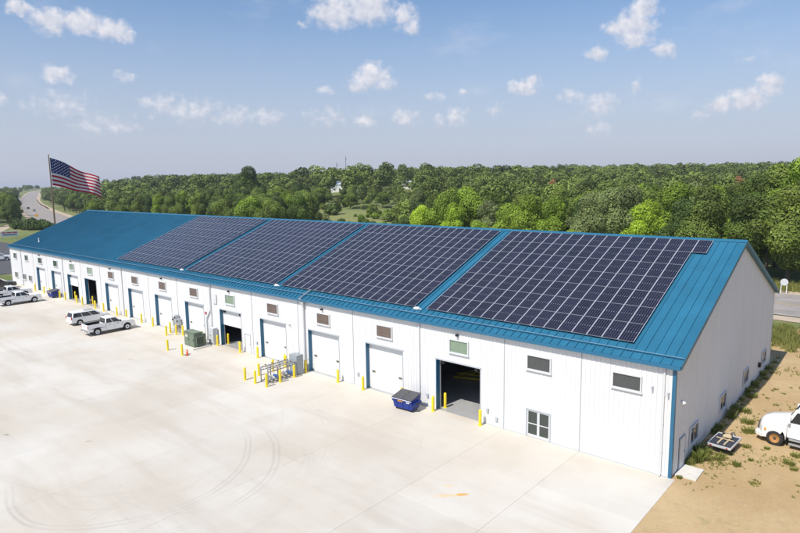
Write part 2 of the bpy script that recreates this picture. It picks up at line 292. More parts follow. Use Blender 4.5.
# ------------------------------------------------------------------ mesh helpers
class MB:
    def __init__(s): s.v = []; s.f = []; s.m = []
    def add(s, vs, fs, mi=0):
        o = len(s.v); s.v += [tuple(p) for p in vs]
        for f in fs: s.f.append(tuple(o + i for i in f)); s.m.append(mi)
        return s
    def box(s, x0, x1, y0, y1, z0, z1, mi=0):
        if x0 > x1: x0, x1 = x1, x0
        if y0 > y1: y0, y1 = y1, y0
        return s.add([(x0, y0, z0), (x1, y0, z0), (x1, y1, z0), (x0, y1, z0), (x0, y0, z1), (x1, y0, z1), (x1, y1, z1), (x0, y1, z1)],
              [(0, 3, 2, 1), (4, 5, 6, 7), (0, 1, 5, 4), (1, 2, 6, 5), (2, 3, 7, 6), (3, 0, 4, 7)], mi)
    def hexa(s, p, mi=0):   # 4 bottom corners, 4 top corners
        return s.add(p, [(0, 3, 2, 1), (4, 5, 6, 7), (0, 1, 5, 4), (1, 2, 6, 5), (2, 3, 7, 6), (3, 0, 4, 7)], mi)
    def prism(s, poly, y0, y1, mi=0, fn=None):   # polygon in x,z swept along y
        n = len(poly); vs = [(x, y0, z) for x, z in poly] + [(x, y1, z) for x, z in poly]
        if fn: vs = [fn(*p) for p in vs]
        return s.add(vs, [tuple(range(n))] + [tuple(range(2 * n - 1, n - 1, -1))] + [((i + 1) % n, i, n + i, n + (i + 1) % n) for i in range(n)], mi)
    def tube(s, p0, p1, r0, r1=None, n=8, mi=0, cap=True):
        r1 = r0 if r1 is None else r1; p0 = Vector(p0); p1 = Vector(p1); d = (p1 - p0).normalized()
        a = d.orthogonal().normalized(); b = d.cross(a); vs = []
        for p, r in ((p0, r0), (p1, r1)):
            for i in range(n):
                t = 2 * math.pi * i / n; vs.append(p + a * (r * math.cos(t)) + b * (r * math.sin(t)))
        fs = [(i, (i + 1) % n, n + (i + 1) % n, n + i) for i in range(n)]
        if cap: fs += [tuple(range(n - 1, -1, -1)), tuple(range(n, 2 * n))]
        return s.add(vs, fs, mi)
    def lathe(s, prof, n=12, mi=0, origin=(0, 0, 0), axis='z', cap=True):
        vs = []; fs = []
        for r, z in prof:
            for i in range(n):
                t = 2 * math.pi * i / n; p = (r * math.cos(t), r * math.sin(t), z)
                if axis == 'y': p = (p[0], p[2], p[1])
                vs.append((p[0] + origin[0], p[1] + origin[1], p[2] + origin[2]))
        k = len(prof)
        for j in range(k - 1):
            for i in range(n): fs.append((j * n + i, j * n + (i + 1) % n, (j + 1) * n + (i + 1) % n, (j + 1) * n + i))
        if cap: fs.append(tuple(range(n - 1, -1, -1))); fs.append(tuple(range((k - 1) * n, k * n)))
        return s.add(vs, fs, mi)
    def mesh(s, name, mats, bevel=0, smooth=False, seg=2):
        me = bpy.data.meshes.new(name); me.from_pydata(s.v, [], s.f)
        for m in (mats if isinstance(mats, (list, tuple)) else [mats]): me.materials.append(m)
        me.polygons.foreach_set('material_index', s.m)
        bm = bmesh.new(); bm.from_mesh(me); bmesh.ops.recalc_face_normals(bm, faces=bm.faces)
        if bevel:
            es = [e for e in bm.edges if len(e.link_faces) == 2 and e.calc_face_angle(0) > .45]
            bmesh.ops.bevel(bm, geom=es, offset=bevel, segments=seg, affect='EDGES', clamp_overlap=True)
        bm.to_mesh(me); bm.free()
        if smooth:
            for p in me.polygons: p.use_smooth = True
            try: me.set_sharp_from_angle(angle=R(35))
            except Exception: pass
        return me
    def build(s, name, mats, parent=None, bevel=0, smooth=False, loc=None, rot=None, seg=2):
        return link(name, s.mesh(name, mats, bevel, smooth, seg), parent, loc, rot)
def link(name, me, parent=None, loc=None, rot=None):
    o = bpy.data.objects.new(name, me); COL.objects.link(o)
    if parent: o.parent = parent
    if loc is not None: o.location = loc
    if rot is not None: o.rotation_euler = rot
    return o
def tag(o, label, cat, group=None):
    o['label'] = label; o['category'] = cat
    if group: o['group'] = group
    return o
def thing(name, label, cat, loc=(0, 0, 0), rz=0, group=None):
    o = bpy.data.objects.new(name, None); COL.objects.link(o); o.location = loc; o.rotation_euler = (0, 0, rz); o.empty_display_size = .3
    return tag(o, label, cat, group)
def struct(o): o['kind'] = 'structure'; return o
def copy_tree(o, parent=None):
    c = o.copy(); COL.objects.link(c); c.parent = parent
    for ch in [k for k in o.children]: copy_tree(ch, c)
    return c
def slab_on(quad, th, inset=0.):   # thin plate standing proud of a four-cornered face
    q = [Vector(p) for p in quad]; c = sum(q, Vector()) / 4; q = [p + (c - p).normalized() * inset for p in q]
    n = (q[1] - q[0]).cross(q[3] - q[0]).normalized()
    return [p - n * th * .5 for p in q] + [p + n * th for p in q]
# ------------------------------------------------------------------ terrain
def S(a, b, x):
    t = min(1, max(0, (x - a) / (b - a))); return t * t * (3 - 2 * t)
KNOLLS = [(-300.2, 249.1, 3.6, 38), (-267.6, 291.0, 5.5, 45)]
def terrain(x, y):
    d = (x - 10.54) * -.6607 + (y + 36.98) * .7507; l = (x - 10.54) * .7507 + (y + 36.98) * .6607
    k = S(-10, 110, l + .55 * d)
    h = 17 * min(1, max(0, (d - 190) / 560)) * S(150, 320, d)
    kn = sum(am * math.exp(-((x - mx) ** 2 + (y - my) ** 2) / (2 * sg * sg)) for mx, my, am, sg in KNOLLS)
    return kn + h * k * (.8 + .2 * S(-150, 50, l)) + 7 * S(640, 1150, d) * (1 - k) + 10 * S(900, 2200, d) - .06
def place(px, d):   # world point at a bearing and a distance from the viewpoint
    l = (px - 400) / 598 * d
    return 10.54 - .6607 * d + .7507 * l, -36.98 + .7507 * d + .6607 * l
def build_ground():
    ds = list(range(-400, 150, 50)) + list(range(150, 760, 12)) + list(range(760, 1200, 30)) + [1200, 1300, 1450, 1650, 1900, 2300, 3000, 4200, 6000, 9000]
    ls = [-9000, -6000, -4000, -2800, -2000, -1500] + list(range(-1200, -480, 40)) + list(range(-480, 300, 12)) + list(range(300, 1201, 40)) + [1500, 2000, 2800, 4000, 6000, 9000]
    vs = []
    for d in ds:
        for l in ls:
            x = 10.54 - .6607 * d + .7507 * l; y = -36.98 + .7507 * d + .6607 * l; vs.append((x, y, terrain(x, y)))
    n = len(ls); fs = [(i * n + j, i * n + j + 1, (i + 1) * n + j + 1, (i + 1) * n + j) for i in range(len(ds) - 1) for j in range(n - 1)]
    o = MB().add(vs, fs).build('ground', grassland, smooth=True); struct(o)
build_ground()
BAYS = [-137.5, -130.5, -123.6, -117.2, -110.7, -104.0, -96.7, -89.4, -82.1, -74.7, -66.85, -59.3, -51.5, -43.4, -35.6, -27.8, -19.95, -11.9, -5.95, .27]
def build_yard():
    base = struct(MB().box(-137.6, .28, -61.2, 0.0, -.3, -.07).build('concrete_yard', pad_mat))
    ys = [0, -6.1, -12.15, -18.2, -24.3, -30.4, -36.5, -42.6, -48.7, -54.9, -61]
    cache = {}
    for i in range(len(BAYS) - 1):
        w = round(BAYS[i + 1] - BAYS[i], 2)
        for j in range(len(ys) - 1):
            h = round(ys[j] - ys[j + 1], 2)
            if (w, h) not in cache:
                cache[(w, h)] = MB().box(.004, w - .004, -h + .004, -.004, -.12, 0).mesh('concrete_slab', yard_concrete, bevel=.006, seg=1)
            link('concrete_slab', cache[(w, h)], base, (BAYS[i], ys[j], 0))
build_yard()
def sheet(name, pts, z, m, nx=40, ny=40, amp=0.):
    x0, x1, y0, y1 = pts; rg = random.Random(5); vs = []
    for j in range(ny + 1):
        for i in range(nx + 1):
            x = x0 + (x1 - x0) * i / nx; y = y0 + (y1 - y0) * j / ny
            a = amp * (math.sin(x * .9 + y * .4) * .5 + math.sin(y * 1.3 - x * .5) * .5 + rg.uniform(-.4, .4))
            if i in (0, nx) or j in (0, ny): a = -amp * .6
            vs.append((x, y, z + a))
    n = nx + 1; fs = [(j * n + i, j * n + i + 1, (j + 1) * n + i + 1, (j + 1) * n + i) for j in range(ny) for i in range(nx)]
    return struct(MB().add(vs, fs).build(name, m, smooth=True))
sheet('dirt_lot', (-.01, 70, -61, 53), -.015, sandy, 120, 160, .012)
sheet('gravel_strip', (-137.6, -.012, 30.5, 40), -.03, sandy, 60, 8, .0)
sheet('parking_lot', (-235, -137.62, -61, 27), -.02, asphalt_dark, 20, 16, .0)
def ribbon(pts, off0, off1, z, dash=None, step=6.):
    P = [Vector((x, y, 0)) for x, y in pts]; C = []
    for i in range(len(P) - 1):
        p0 = P[max(0, i - 1)]; p1 = P[i]; p2 = P[i + 1]; p3 = P[min(len(P) - 1, i + 2)]
        n = max(2, int((p2 - p1).length / step))
        for k in range(n):
            t = k / n; C.append(.5 * (2 * p1 + (p2 - p0) * t + (2 * p0 - 5 * p1 + 4 * p2 - p3) * t * t + (3 * p1 - p0 - 3 * p2 + p3) * t ** 3))
    C.append(P[-1]); mb = MB(); L = []; Q = []
    for i, c in enumerate(C):
        t = (C[min(i + 1, len(C) - 1)] - C[max(i - 1, 0)]).normalized(); nrm = Vector((-t.y, t.x, 0))
        a = c + nrm * off0; b = c + nrm * off1
        zz = max(terrain(c.x, c.y), terrain(a.x, a.y), terrain(b.x, b.y)) + .06 + .12 * S(250, 500, -c.x)
        L.append((a.x, a.y, zz + z)); Q.append((b.x, b.y, zz + z))
    for i in range(len(C) - 1):
        if dash and i % 2: continue
        mb.add([L[i], L[i + 1], Q[i + 1], Q[i]], [(0, 1, 2, 3)])
    return mb, C
HW = [(140, 62), (70, 63), (0, 64), (-60, 66), (-130, 69), (-220, 73), (-335, 85), (-437, 109), (-570, 145), (-772, 203), (-923, 249), (-1115, 313), (-1340, 388), (-1558, 464), (-1900, 600)]
hw = struct(ribbon(HW, -8.6, 8.6, 0.03)[0].build('highway', asphalt))
sh = struct(ribbon(HW, -14, -8.9, 0.0)[0].build('road_shoulder', gravel_mat)); struct(ribbon(HW, 8.9, 12, 0.0)[0].build('road_shoulder', gravel_mat))
for o0, dsh, m, nm in ((-8.0, None, line_white, 'edge_line'), (7.9, None, line_white, 'edge_line'), (-.3, None, line_yellow, 'centre_line'), (.15, None, line_yellow, 'centre_line'), (-4.1, True, line_white, 'lane_line'), (3.9, True, line_white, 'lane_line')):
    ribbon(HW, o0, o0 + .16, .036, dsh, 5.)[0].build(nm, m, hw)
struct(ribbon([(-240, 22), (-298.6, 45), (-348.5, 66), (-389, 88), (-425, 103)], -2.5, 2.5, 0.01)[0].build('dirt_track', gravel_mat))
# ------------------------------------------------------------------ the long building
LEN = 123.5; WID = 30.48; HE = 7.31; HR = 13.46
TH = math.atan2(HR - HE, WID / 2); SL = (HR - HE) / (WID / 2); SLEN = math.hypot(HR - HE, WID / 2)
wh = thing('warehouse', 'long white metal building with blue gable roof and a row of garage doors', 'building')
DOORS = [(-109.35, -105.1), (-102.1, -97.85), (-95.0, -90.7), (-88.0, -83.7), (-80.45, -76.2), (-72.95, -68.65), (-65.2, -60.9), (-57.5, -53.2), (-49.75, -45.5), (-42.0, -37.6), (-34.1, -29.7), (-26.2, -21.8), (-18.25, -13.95)]
DOOR_H = 4.25; REC = .34
LIFT = {2: 2.35, 3: 4.3, 8: 2.35, 12: 4.3}
HOLES = [(a, b, DOOR_H) for a, b in DOORS] + [(-44.98, -43.9, 2.12), (-10.03, -8.1, 2.1)]
HOLES.sort()
# core of the front wall (inside face), boxes between the openings
core = MB(); x = -LEN
for a, b, h in HOLES:
    core.box(x, a, .02, .22, 0, HE - .15); core.box(a, b, .02, .22, h, HE - .15); x = b
core.box(x, -.02, .02, .22, 0, HE - .15)
fw = core.build('front_wall', liner, wh)
def rib_sheet(w, z0, zt0, zt1, nrib=3):
    """corrugated sheet: local x across, y out (negative), z up; top may slope"""
    prof = []; p = w / nrib
    for i in range(nrib):
        o = i * p; prof += [(o, 0), (o + p * .62, 0), (o + p * .70, -.028), (o + p * .86, -.028), (o + p * .94, 0)]
    prof.append((w, 0)); prof[0] = (.002, 0); prof[-1] = (w - .002, 0)
    vs = []
    for x, y in prof:
        t = x / w; zt = zt0 + (zt1 - zt0) * t
        vs += [(x, y - .012, z0), (x, y - .012, zt), ]
    n = len(prof); fs = [(2 * i, 2 * i + 2, 2 * i + 3, 2 * i + 1) for i in range(n - 1)]
    vs += [(0.002, .012, z0), (w - .002, .012, z0), (w - .002, .012, zt1), (.002, .012, zt0)]; q = 2 * n
    fs += [(q, q + 3, q + 2, q + 1), (0, 1, q + 3, q), (2 * n - 2, q + 1, q + 2, 2 * n - 1)]
    return MB().add(vs, fs)
SHEETS = {}
def put_sheet(x0, w, z0, z1):
    k = (round(w, 3), z0, z1)
    if k not in SHEETS: SHEETS[k] = rib_sheet(w, z0, z1, z1).mesh('wall_panel', white_wall)
    link('wall_panel', SHEETS[k], fw, (x0, 0, 0))
WJ = [-LEN] + [b for b in BAYS if -123 < b < -.5] + [-.02]
for i in range(len(WJ) - 1):
    segs = []; x = WJ[i]
    for a, b, h in HOLES:
        if WJ[i] < a < WJ[i + 1]: segs += [(x, a, .03), (a, b, h)]; x = b
    segs.append((x, WJ[i + 1], .03))
    for a, b, z0 in segs:
        n = max(1, round((b - a) / .92)); w = (b - a) / n
        for k in range(n): put_sheet(a + k * w, w, z0, HE - .12)
# base trim along the foot of the wall
mb = MB(); x = -LEN
for a, b, h in HOLES: mb.box(x, a, -.045, .0, .0, .05); x = b
mb.box(x, -.02, -.045, 0, 0, .05).build('base_trim', trim_grey, wh)
# gable wall at the sandy end
gw = MB()
gw.add([(-.02, .02, 0), (-.02, WID - .02, 0), (-.02, WID - .02, HE - .12), (-.02, WID / 2, HR - .12), (-.02, .02, HE - .12), (-.2, .02, 0), (-.2, WID - .02, 0), (-.2, WID - .02, HE - .12), (-.2, WID / 2, HR - .12), (-.2, .02, HE - .12)],
       [(0, 1, 2, 3, 4), (9, 8, 7, 6, 5), (0, 5, 6, 1), (1, 6, 7, 2), (2, 7, 8, 3), (3, 8, 9, 4), (4, 9, 5, 0)])
gwo = gw.build('gable_wall', liner, wh)
n = 34; w = (WID - .1) / n
for i in range(n):
    y0 = .05 + i * w; y1 = y0 + w
    zt = [HE + SL * min(y, WID - y) - .14 for y in (y0, y1)]
    if y0 < WID / 2 < y1: zt = [min(zt)] * 2
    m = rib_sheet(w, .03, zt[0], zt[1]).mesh('wall_panel', white_wall)
    link('wall_panel', m, gwo, (-.005, y0, 0), (0, 0, R(90)))
# far gable and back wall
mb = MB().add([(-LEN, .0, 0), (-LEN, WID, 0), (-LEN, WID, HE - .12), (-LEN, WID / 2, HR - .12), (-LEN, .0, HE - .12), (-LEN + .2, .0, 0), (-LEN + .2, WID, 0), (-LEN + .2, WID, HE - .12), (-LEN + .2, WID / 2, HR - .12), (-LEN + .2, .0, HE - .12)],
       [(0, 1, 2, 3, 4), (9, 8, 7, 6, 5), (0, 5, 6, 1), (1, 6, 7, 2), (2, 7, 8, 3), (3, 8, 9, 4), (4, 9, 5, 0)])
mb.build('far_gable_wall', white_wall, wh)
mb = MB().box(-LEN + .2, -.2, WID - .2, WID, 0, HE - .12)
for i in range(200): mb.box(-LEN + .4 + i * .61, -LEN + .5 + i * .61, WID, WID + .03, .03, HE - .14)
mb.build('back_wall', white_wall, wh)
MB().box(-LEN + .2, -.2, .0, WID - .2, -.15, .004).build('shop_floor', floor_in, wh)
# roof: deck, panels with standing seams, ridge cap, eave, rake
def rp(s, nrm=0): return (s * math.cos(TH) - nrm * math.sin(TH), HE + s * math.sin(TH) + nrm * math.cos(TH))
XR = .34; XL = -LEN - .34; OV = .28
def deck(sign):
    pts = []
    for s, nn in ((-OV + .04, -.03), (SLEN - .02, -.03), (SLEN - .02, -.14), (-OV + .04, -.14)):
        y, z = rp(s, nn); pts.append((y if sign > 0 else WID - y, z))
    mb = MB(); n = 4; vs = [(XL + .05, y, z) for y, z in pts] + [(XR - .05, y, z) for y, z in pts]
    mb.add(vs, [(0, 1, 2, 3), (7, 6, 5, 4)] + [(i, (i + 1) % 4, 4 + (i + 1) % 4, 4 + i) for i in range(4)]); return mb
roof = deck(1).build('roof', trim_blue, wh); roofb = deck(-1).build('back_roof', trim_blue, wh)
NP = 203; PW = (XR - XL) / NP; PL = SLEN + OV
def roof_panel_mesh():
    mb = MB(); e = .026; h = .078
    mb.box(e, PW - .001, 0, PL, -.012, .012)
    mb.box(-.016, e - .001, 0, PL, -.012, h)
    for k in (1, 2): mb.box(e + (PW - e) * k / 3 - .02, e + (PW - e) * k / 3 + .02, .01, PL - .01, .0125, .018)
    return mb.mesh('roof_panel', roof_blue)
rpm = roof_panel_mesh()
for i in range(NP):
    y, z = rp(-OV)
    link('roof_panel', rpm, roof, (XL + i * PW, y, z), (TH, 0, 0))
mb = MB()
for i in range(NP):
    x0 = XL + i * PW
    mb.hexa([(x0, WID - rp(SLEN - .02)[0], rp(SLEN - .02)[1]), (x0 + .03, WID - rp(SLEN - .02)[0], rp(SLEN - .02)[1]), (x0 + .03, WID - rp(-OV)[0], rp(-OV)[1]), (x0, WID - rp(-OV)[0], rp(-OV)[1])] +
            [(x0, WID - rp(SLEN - .02, .06)[0], rp(SLEN - .02, .06)[1]), (x0 + .03, WID - rp(SLEN - .02, .06)[0], rp(SLEN - .02, .06)[1]), (x0 + .03, WID - rp(-OV, .06)[0], rp(-OV, .06)[1]), (x0, WID - rp(-OV, .06)[0], rp(-OV, .06)[1])])
y0, z0 = rp(-OV, .0); y1, z1 = rp(SLEN - .02, .0)
mb.add([(XL, WID - y0, z0), (XR, WID - y0, z0), (XR, WID - y1, z1), (XL, WID - y1, z1)], [(0, 1, 2, 3)]).build('seams', roof_blue, roofb)
yc, zc = WID / 2, rp(SLEN, .1)[1]
ya, za = rp(SLEN - .32, .085)
nseg = 20; segl = (XR - XL + .06) / nseg
rc = MB().add([(0, ya, za), (0, yc, zc), (0, WID - ya, za), (segl - .006, ya, za), (segl - .006, yc, zc), (segl - .006, WID - ya, za), (0, ya, za - .05), (0, WID - ya, za - .05), (segl - .006, ya, za - .05), (segl - .006, WID - ya, za - .05)],
         [(0, 3, 4, 1), (1, 4, 5, 2), (6, 8, 3, 0), (2, 5, 9, 7), (0, 1, 2, 7, 6), (3, 8, 9, 5, 4)]).mesh('ridge_cap', roof_blue)
for i in range(nseg): link('ridge_cap', rc, wh, (XL - .03 + i * segl, 0, 0))
# eave gutter and snow rail in lengths
ye, ze = rp(-OV)
gl = (XR - XL) / 16
gm = MB().prism([(0, 0), (-.02, .02), (-.17, .02), (-.19, -.20), (-.02, -.22), (.0, -.2)], 0, gl - .008)
gm = MB().add([(y, a, z) for a, z, y in [(p[0], p[2], p[1]) for p in gm.v]], gm.f).mesh('gutter', trim_blue)
for i in range(16): link('gutter', gm, wh, (XL + i * gl, ye + .06, ze + .005))
mb = MB().box(.01, gl - .01, -.02, .02, .085, .125).box(.01, gl - .01, -.014, .014, .135, .16)
for k in range(int(gl / PW)): mb.box(k * PW + .02, k * PW + .09, -.05, .05, .03, .13)
sm = mb.mesh('snow_rail', trim_blue)
mb2 = MB().box(.01, gl - .01, -.018, .018, .09, .128)
sn = mb2.mesh('snow_rail_bar', mat('snow_rail_pale', (.22, .38, .5), .35, metal=.2))
for i in range(16):
    y, z = rp(.42); o = link('snow_rail', sm, wh, (XL + i * gl, y, z), (TH, 0, 0)); link('rail_bar', sn, o, (0, 0, .045))
# rakes and corner trim at both ends
def rake(xa, xb, m):
    for sgn in (1, -1):
        pts = [rp(-OV, .075), rp(SLEN, .075), rp(SLEN, -.22), rp(-OV, -.22)]
        pts = [(y if sgn > 0 else WID - y, z) for y, z in pts]
        if sgn < 0: pts[1] = (pts[1][0] + .004, pts[1][1]); pts[2] = (pts[2][0] + .004, pts[2][1])
        MB().add([(xa, y, z) for y, z in pts] + [(xb, y, z) for y, z in pts], [(0, 1, 2, 3), (7, 6, 5, 4)] + [(i, (i + 1) % 4, 4 + (i + 1) % 4, 4 + i) for i in range(4)]).build('rake_trim', m, wh)
rake(XR + .005, XR + .045, roof_blue); rake(XL - .05, XL - .008, trim_blue)
# soffit strip under the rake at the sandy end
MB().box(-.16, .022, -.062, -.045, 0, HE - .16).box(.003, .045, -.061, .17, 0, HE - .16).build('corner_trim', trim_blue, wh)
MB().box(.003, .03, WID - .2, WID + .05, 0, HE - .16).build('corner_trim', trim_white, wh)
MB().box(-LEN - .04, -LEN + .14, -.06, -.045, 0, HE - .16).build('corner_trim', trim_white, wh)
# downspouts on the bay joints
ds = MB().box(-.055, .055, -.125, -.045, .12, HE - .22).box(-.055, .055, -.24, -.125, .04, .13)
for z in (1.6, 3.4, 5.2): ds.box(-.075, .075, -.132, -.044, z, z + .04)
dsm = ds.mesh('downspout', trim_white)
jt = MB().box(-.022, .022, -.056, -.041, .05, HE - .13).mesh('joint_trim', trim_grey)
for k, b in enumerate(WJ[1:-1]):
    if k in (0, 3, 6, 9, 13, 16): link('downspout', dsm, wh, (b, 0, 0))
    else: link('joint_trim', jt, wh, (b, 0, 0))
link('downspout', dsm, wh, (-.62, 0, 0))
# windows
slat_brown = mat('slat_brown', (.15, .11, .085), .45, var=.1, rand=.1)
def window(x, z, w, h, pane, parent=wh, rot=None, loc=None, mull=False):
    mb = MB(); t = .09
    mb.box(-w / 2, w / 2, -.13, -.03, 0, t).box(-w / 2, w / 2, -.13, -.03, h - t, h).box(-w / 2, -w / 2 + t, -.128, -.03, t, h - t).box(w / 2 - t, w / 2, -.128, -.03, t, h - t)
    if mull: mb.box(-.03, .03, -.08, -.035, t, h - t)
    o = mb.build('window', trim_white, parent, loc=loc or (x, 0, z), rot=rot)
    MB().box(-w / 2 + t, w / 2 - t, -.055, -.042, t, h - t).build('pane', pane, o)
    MB().box(-w / 2 - .05, w / 2 + .05, -.16, -.03, -.05, -.002).build('sill', trim_white, o)
    if pane is brown_pane:
        n = 8; hh = (h - 2 * t) / n
        for i in range(n): MB().hexa([(-w / 2 + t + .005, -.098, 0), (w / 2 - t - .005, -.098, 0), (w / 2 - t - .005, -.09, 0), (-w / 2 + t + .005, -.09, 0), (-w / 2 + t + .005, -.068, hh * .8), (w / 2 - t - .005, -.068, hh * .8), (w / 2 - t - .005, -.06, hh * .8), (-w / 2 + t + .005, -.06, hh * .8)]).build('slat', slat_brown, o, loc=(0, 0, t + i * hh + .01))
    return o
PANES = [green_pane, green_pane, green_pane, green_pane, brown_pane, brown_pane, brown_pane, brown_pane, green_pane, brown_pane, brown_pane, brown_pane, green_pane]
DKP = [mat('deep_green_pane', (.05, .075, .045), .15), None]
for k, (a, b) in enumerate(DOORS):
    pn = DKP[0] if k in (0, 1) else PANES[k]
    window((a + b) / 2 + .12, 5.0, 1.85, 1.13, pn)
window(-9.08, 5.0, 1.9, 1.13, dark_pane); window(-2.9, 5.05, 1.9, 1.08, dark_pane)
for x, z in ((-120.4, 4.95), (-114.1, 4.95), (-120.6, 1.25), (-116.1, 1.25), (-112.9, 1.25)): window(x, z, 1.75, 1.13, DKP[0], mull=True)
for y in (4.38, 11.9, 19.55, 27.0): window(0, 0, 1.85, 1.25, glass, rot=(0, 0, R(90)), loc=(.0, y, .87), mull=True)
# overhead doors, frames, wall lamps
def lamp(x, z):
    o = MB().box(-.12, .12, -.20, -.042, 0, .16).box(-.07, .07, -.3, -.2, .04, .14).build('wall_lamp', black, wh, loc=(x, 0, z), bevel=.01)
NS = 7
sec_cache = {}
def section(w, h):
    k = (round(w, 2), round(h, 3))
    if k not in sec_cache:
        mb = MB().box(.01, w - .01, 0, .05, .004, h - .004)
        for i in range(1): mb.box(.06, w - .06, -.006, -.0005, .05, h - .05)
        sec_cache[k] = mb.mesh('door_section', white_door, bevel=.006, seg=1)
    return sec_cache[k]
for k, (a, b) in enumerate(DOORS):
    w = b - a; fr = MB()
    fo = MB().box(a - .002, a + .05, -.058, REC + .1, 0, DOOR_H - .062).build('door_jamb', trim_blue, wh); MB().box(b - .05, b + .002, -.058, REC + .1, 0, DOOR_H - .062).build('door_jamb', trim_grey, wh)
    MB().box(a - .06, b + .06, -.06, REC + .1, DOOR_H - .06, DOOR_H + .05).build('door_header', trim_grey, fo)
    lift = LIFT.get(k, 0); hs = DOOR_H / NS
    dr = MB().box(a + .05, a + .12, REC + .06, REC + .12, 0, DOOR_H).box(b - .12, b - .05, REC + .06, REC + .12, 0, DOOR_H).build('overhead_door', galv, wh)
    for i in range(NS):
        z = i * hs + lift
        if z + hs < DOOR_H + .02: link('door_section', section(w - .1, hs), dr, (a + .05, REC, z))
        else:
            y = REC + .15 + (z + hs - DOOR_H); link('door_section', section(w - .1, hs), dr, (a + .05, y, DOOR_H + .35), (R(-90), 0, 0))
    zb = 2.4 * hs + lift
    if zb < DOOR_H - .5:
        for xx in (a + .62, b - .62):
            MB().box(xx - .24, xx + .24, REC - .03, REC - .008, zb, zb + .27, 0).box(xx - .19, xx + .19, REC - .035, REC - .03, zb + .05, zb + .22, 1).build('door_window', [alum, mat('door_pane', (.13, .1, .06), .2)], dr)
    if lift and zb > 2:
        for xx in (a + .55, b - .55): MB().box(xx - .14, xx + .14, REC - .2, REC - .01, DOOR_H - .4, DOOR_H - .16).build('motor_box', black, dr, bevel=.01)
    if k % 2 == 0: lamp((a + b) / 2, 6.42)
# pedestrian door and double glass door
def ped_door(x0, x1, h, name='door', m=white_door):
    o = MB().box(x0, x0 + .06, -.06, .1, 0, h - .061).box(x1 - .06, x1, -.06, .1, 0, h - .061).box(x0, x1, -.06, .1, h - .06, h + .004).build('personnel_door', trim_grey, wh)
    MB().box(x0 + .062, x1 - .062, .0, .05, .01, h - .062).build('door_leaf', m, o); MB().box(x1 - .2, x1 - .1, -.06, -.001, 1.0, 1.05).build('handle', steel_dark, o)
ped_door(-44.98, -43.9, 2.12)
x0, x1, h = -10.03, -8.1, 2.1; xm = (x0 + x1) / 2
gd = MB().box(x0, x0 + .07, -.07, .1, 0, h - .071).box(x1 - .07, x1, -.07, .1, 0, h - .071).box(x0, x1, -.07, .1, h - .07, h + .004).build('glass_door', trim_grey, wh)
for a, b in ((x0 + .075, xm - .005), (xm + .005, x1 - .075)):
    lf = MB().box(a, a + .09, -.02, .03, .02, h - .08).box(b - .09, b, -.02, .03, .02, h - .08).box(a + .09, b - .09, -.018, .028, .02, .22).box(a + .09, b - .09, -.018, .028, h - .17, h - .08).box(a + .09, b - .09, -.018, .028, .98, 1.05).build('door_leaf', trim_white, gd)
    for z0, z1 in ((.222, .978), (1.052, h - .172)): MB().box(a + .092, b - .092, 0, .015, z0, z1).build('pane', door_glass, lf)
o = MB().box(-.0, .02, .0, 1.1, .0, 2.1).box(.02, .06, .0, .07, 0, 2.1).box(.02, .06, 1.03, 1.1, 0, 2.1).box(.02, .06, .07, 1.03, 2.03, 2.1).build('personnel_door', trim_grey, wh, loc=(.045, 1.3, 0))
MB().box(.021, .045, .075, 1.025, .02, 2.025).build('door_leaf', white_door, o); MB().box(.046, .1, .88, .96, 1.0, 1.05).build('handle', steel_dark, o)
MB().box(.03, .2, -.1, .1, -.08, .1).box(.2, .28, -.06, .06, -.05, .05).build('wall_lamp', white_paint, wh, loc=(0, 1.36, 4.5), bevel=.01)
MB().box(.03, .25, -.2, .2, -.2, .2).build('vent_hood', black, wh, loc=(0, 24.84, 1.2), bevel=.02)
# small fittings on the front wall
for x, z in ((-36.86, 4.26), (-1.3, 5.6), (-.35, 5.4)): MB().box(-.05, .05, -.2, -.042, -.05, .05).box(-.04, .04, -.24, -.2, -.15, .02).build('wall_fitting', trim_grey, wh, loc=(x, 0, z))
for x, z in ((-19.13, .95), (-13.3, 1.1), (-12.5, .6), (-27.2, 1.1), (-42.7, 1.4)): MB().box(-.1, .1, -.14, -.042, -.15, .15).build('outlet_box', trim_grey, wh, loc=(x, 0, z), bevel=.01)
MB().lathe([(.0, 0), (.17, 0), (.17, .05), (.08, .08), (0, .08)], 12).build('fire_bell', red_paint, wh, loc=(-52.76, -.045, 3.35), rot=(R(90), 0, 0))
MB().box(-.35, .35, -.14, -.042, -.55, .55).build('panel_box', trim_white, wh, loc=(-50.57, 0, 5.3), bevel=.01)
mb = MB()
pp = [(-51.55, HE - .2), (-51.55, 3.9), (-52.5, 2.75), (-52.5, .1)]
for (xa, za), (xb, zb) in zip(pp, pp[1:]): mb.tube((xa, -.12, za), (xb, -.12, zb), .06, n=8)
mb.build('conduit', galv, wh, smooth=True)
mb = MB().tube((-34.55, -.14, .1), (-34.55, -.14, HE - .25), .07, n=8).tube((-34.55, -.14, HE - .25), (-34.75, -.52, HE - .05), .07, n=8).tube((-34.75, -.52, HE - .05), (-34.8, rp(1.2, .16)[0], rp(1.2, .16)[1]), .06, n=8)
mb.box(-34.75, -34.35, -.35, -.1, HE - .75, HE - .35); mb.build('conduit', galv, wh)
# roof vent on the bare stretch
y, z = rp(2.55)
MB().lathe([(.16, -.1), (.16, .1), (.07, .14), (.07, .62), (.12, .62), (.12, .72), (0, .74)], 10).build('vent_pipe', white_paint, wh, loc=(-114.36, y, z), smooth=True)
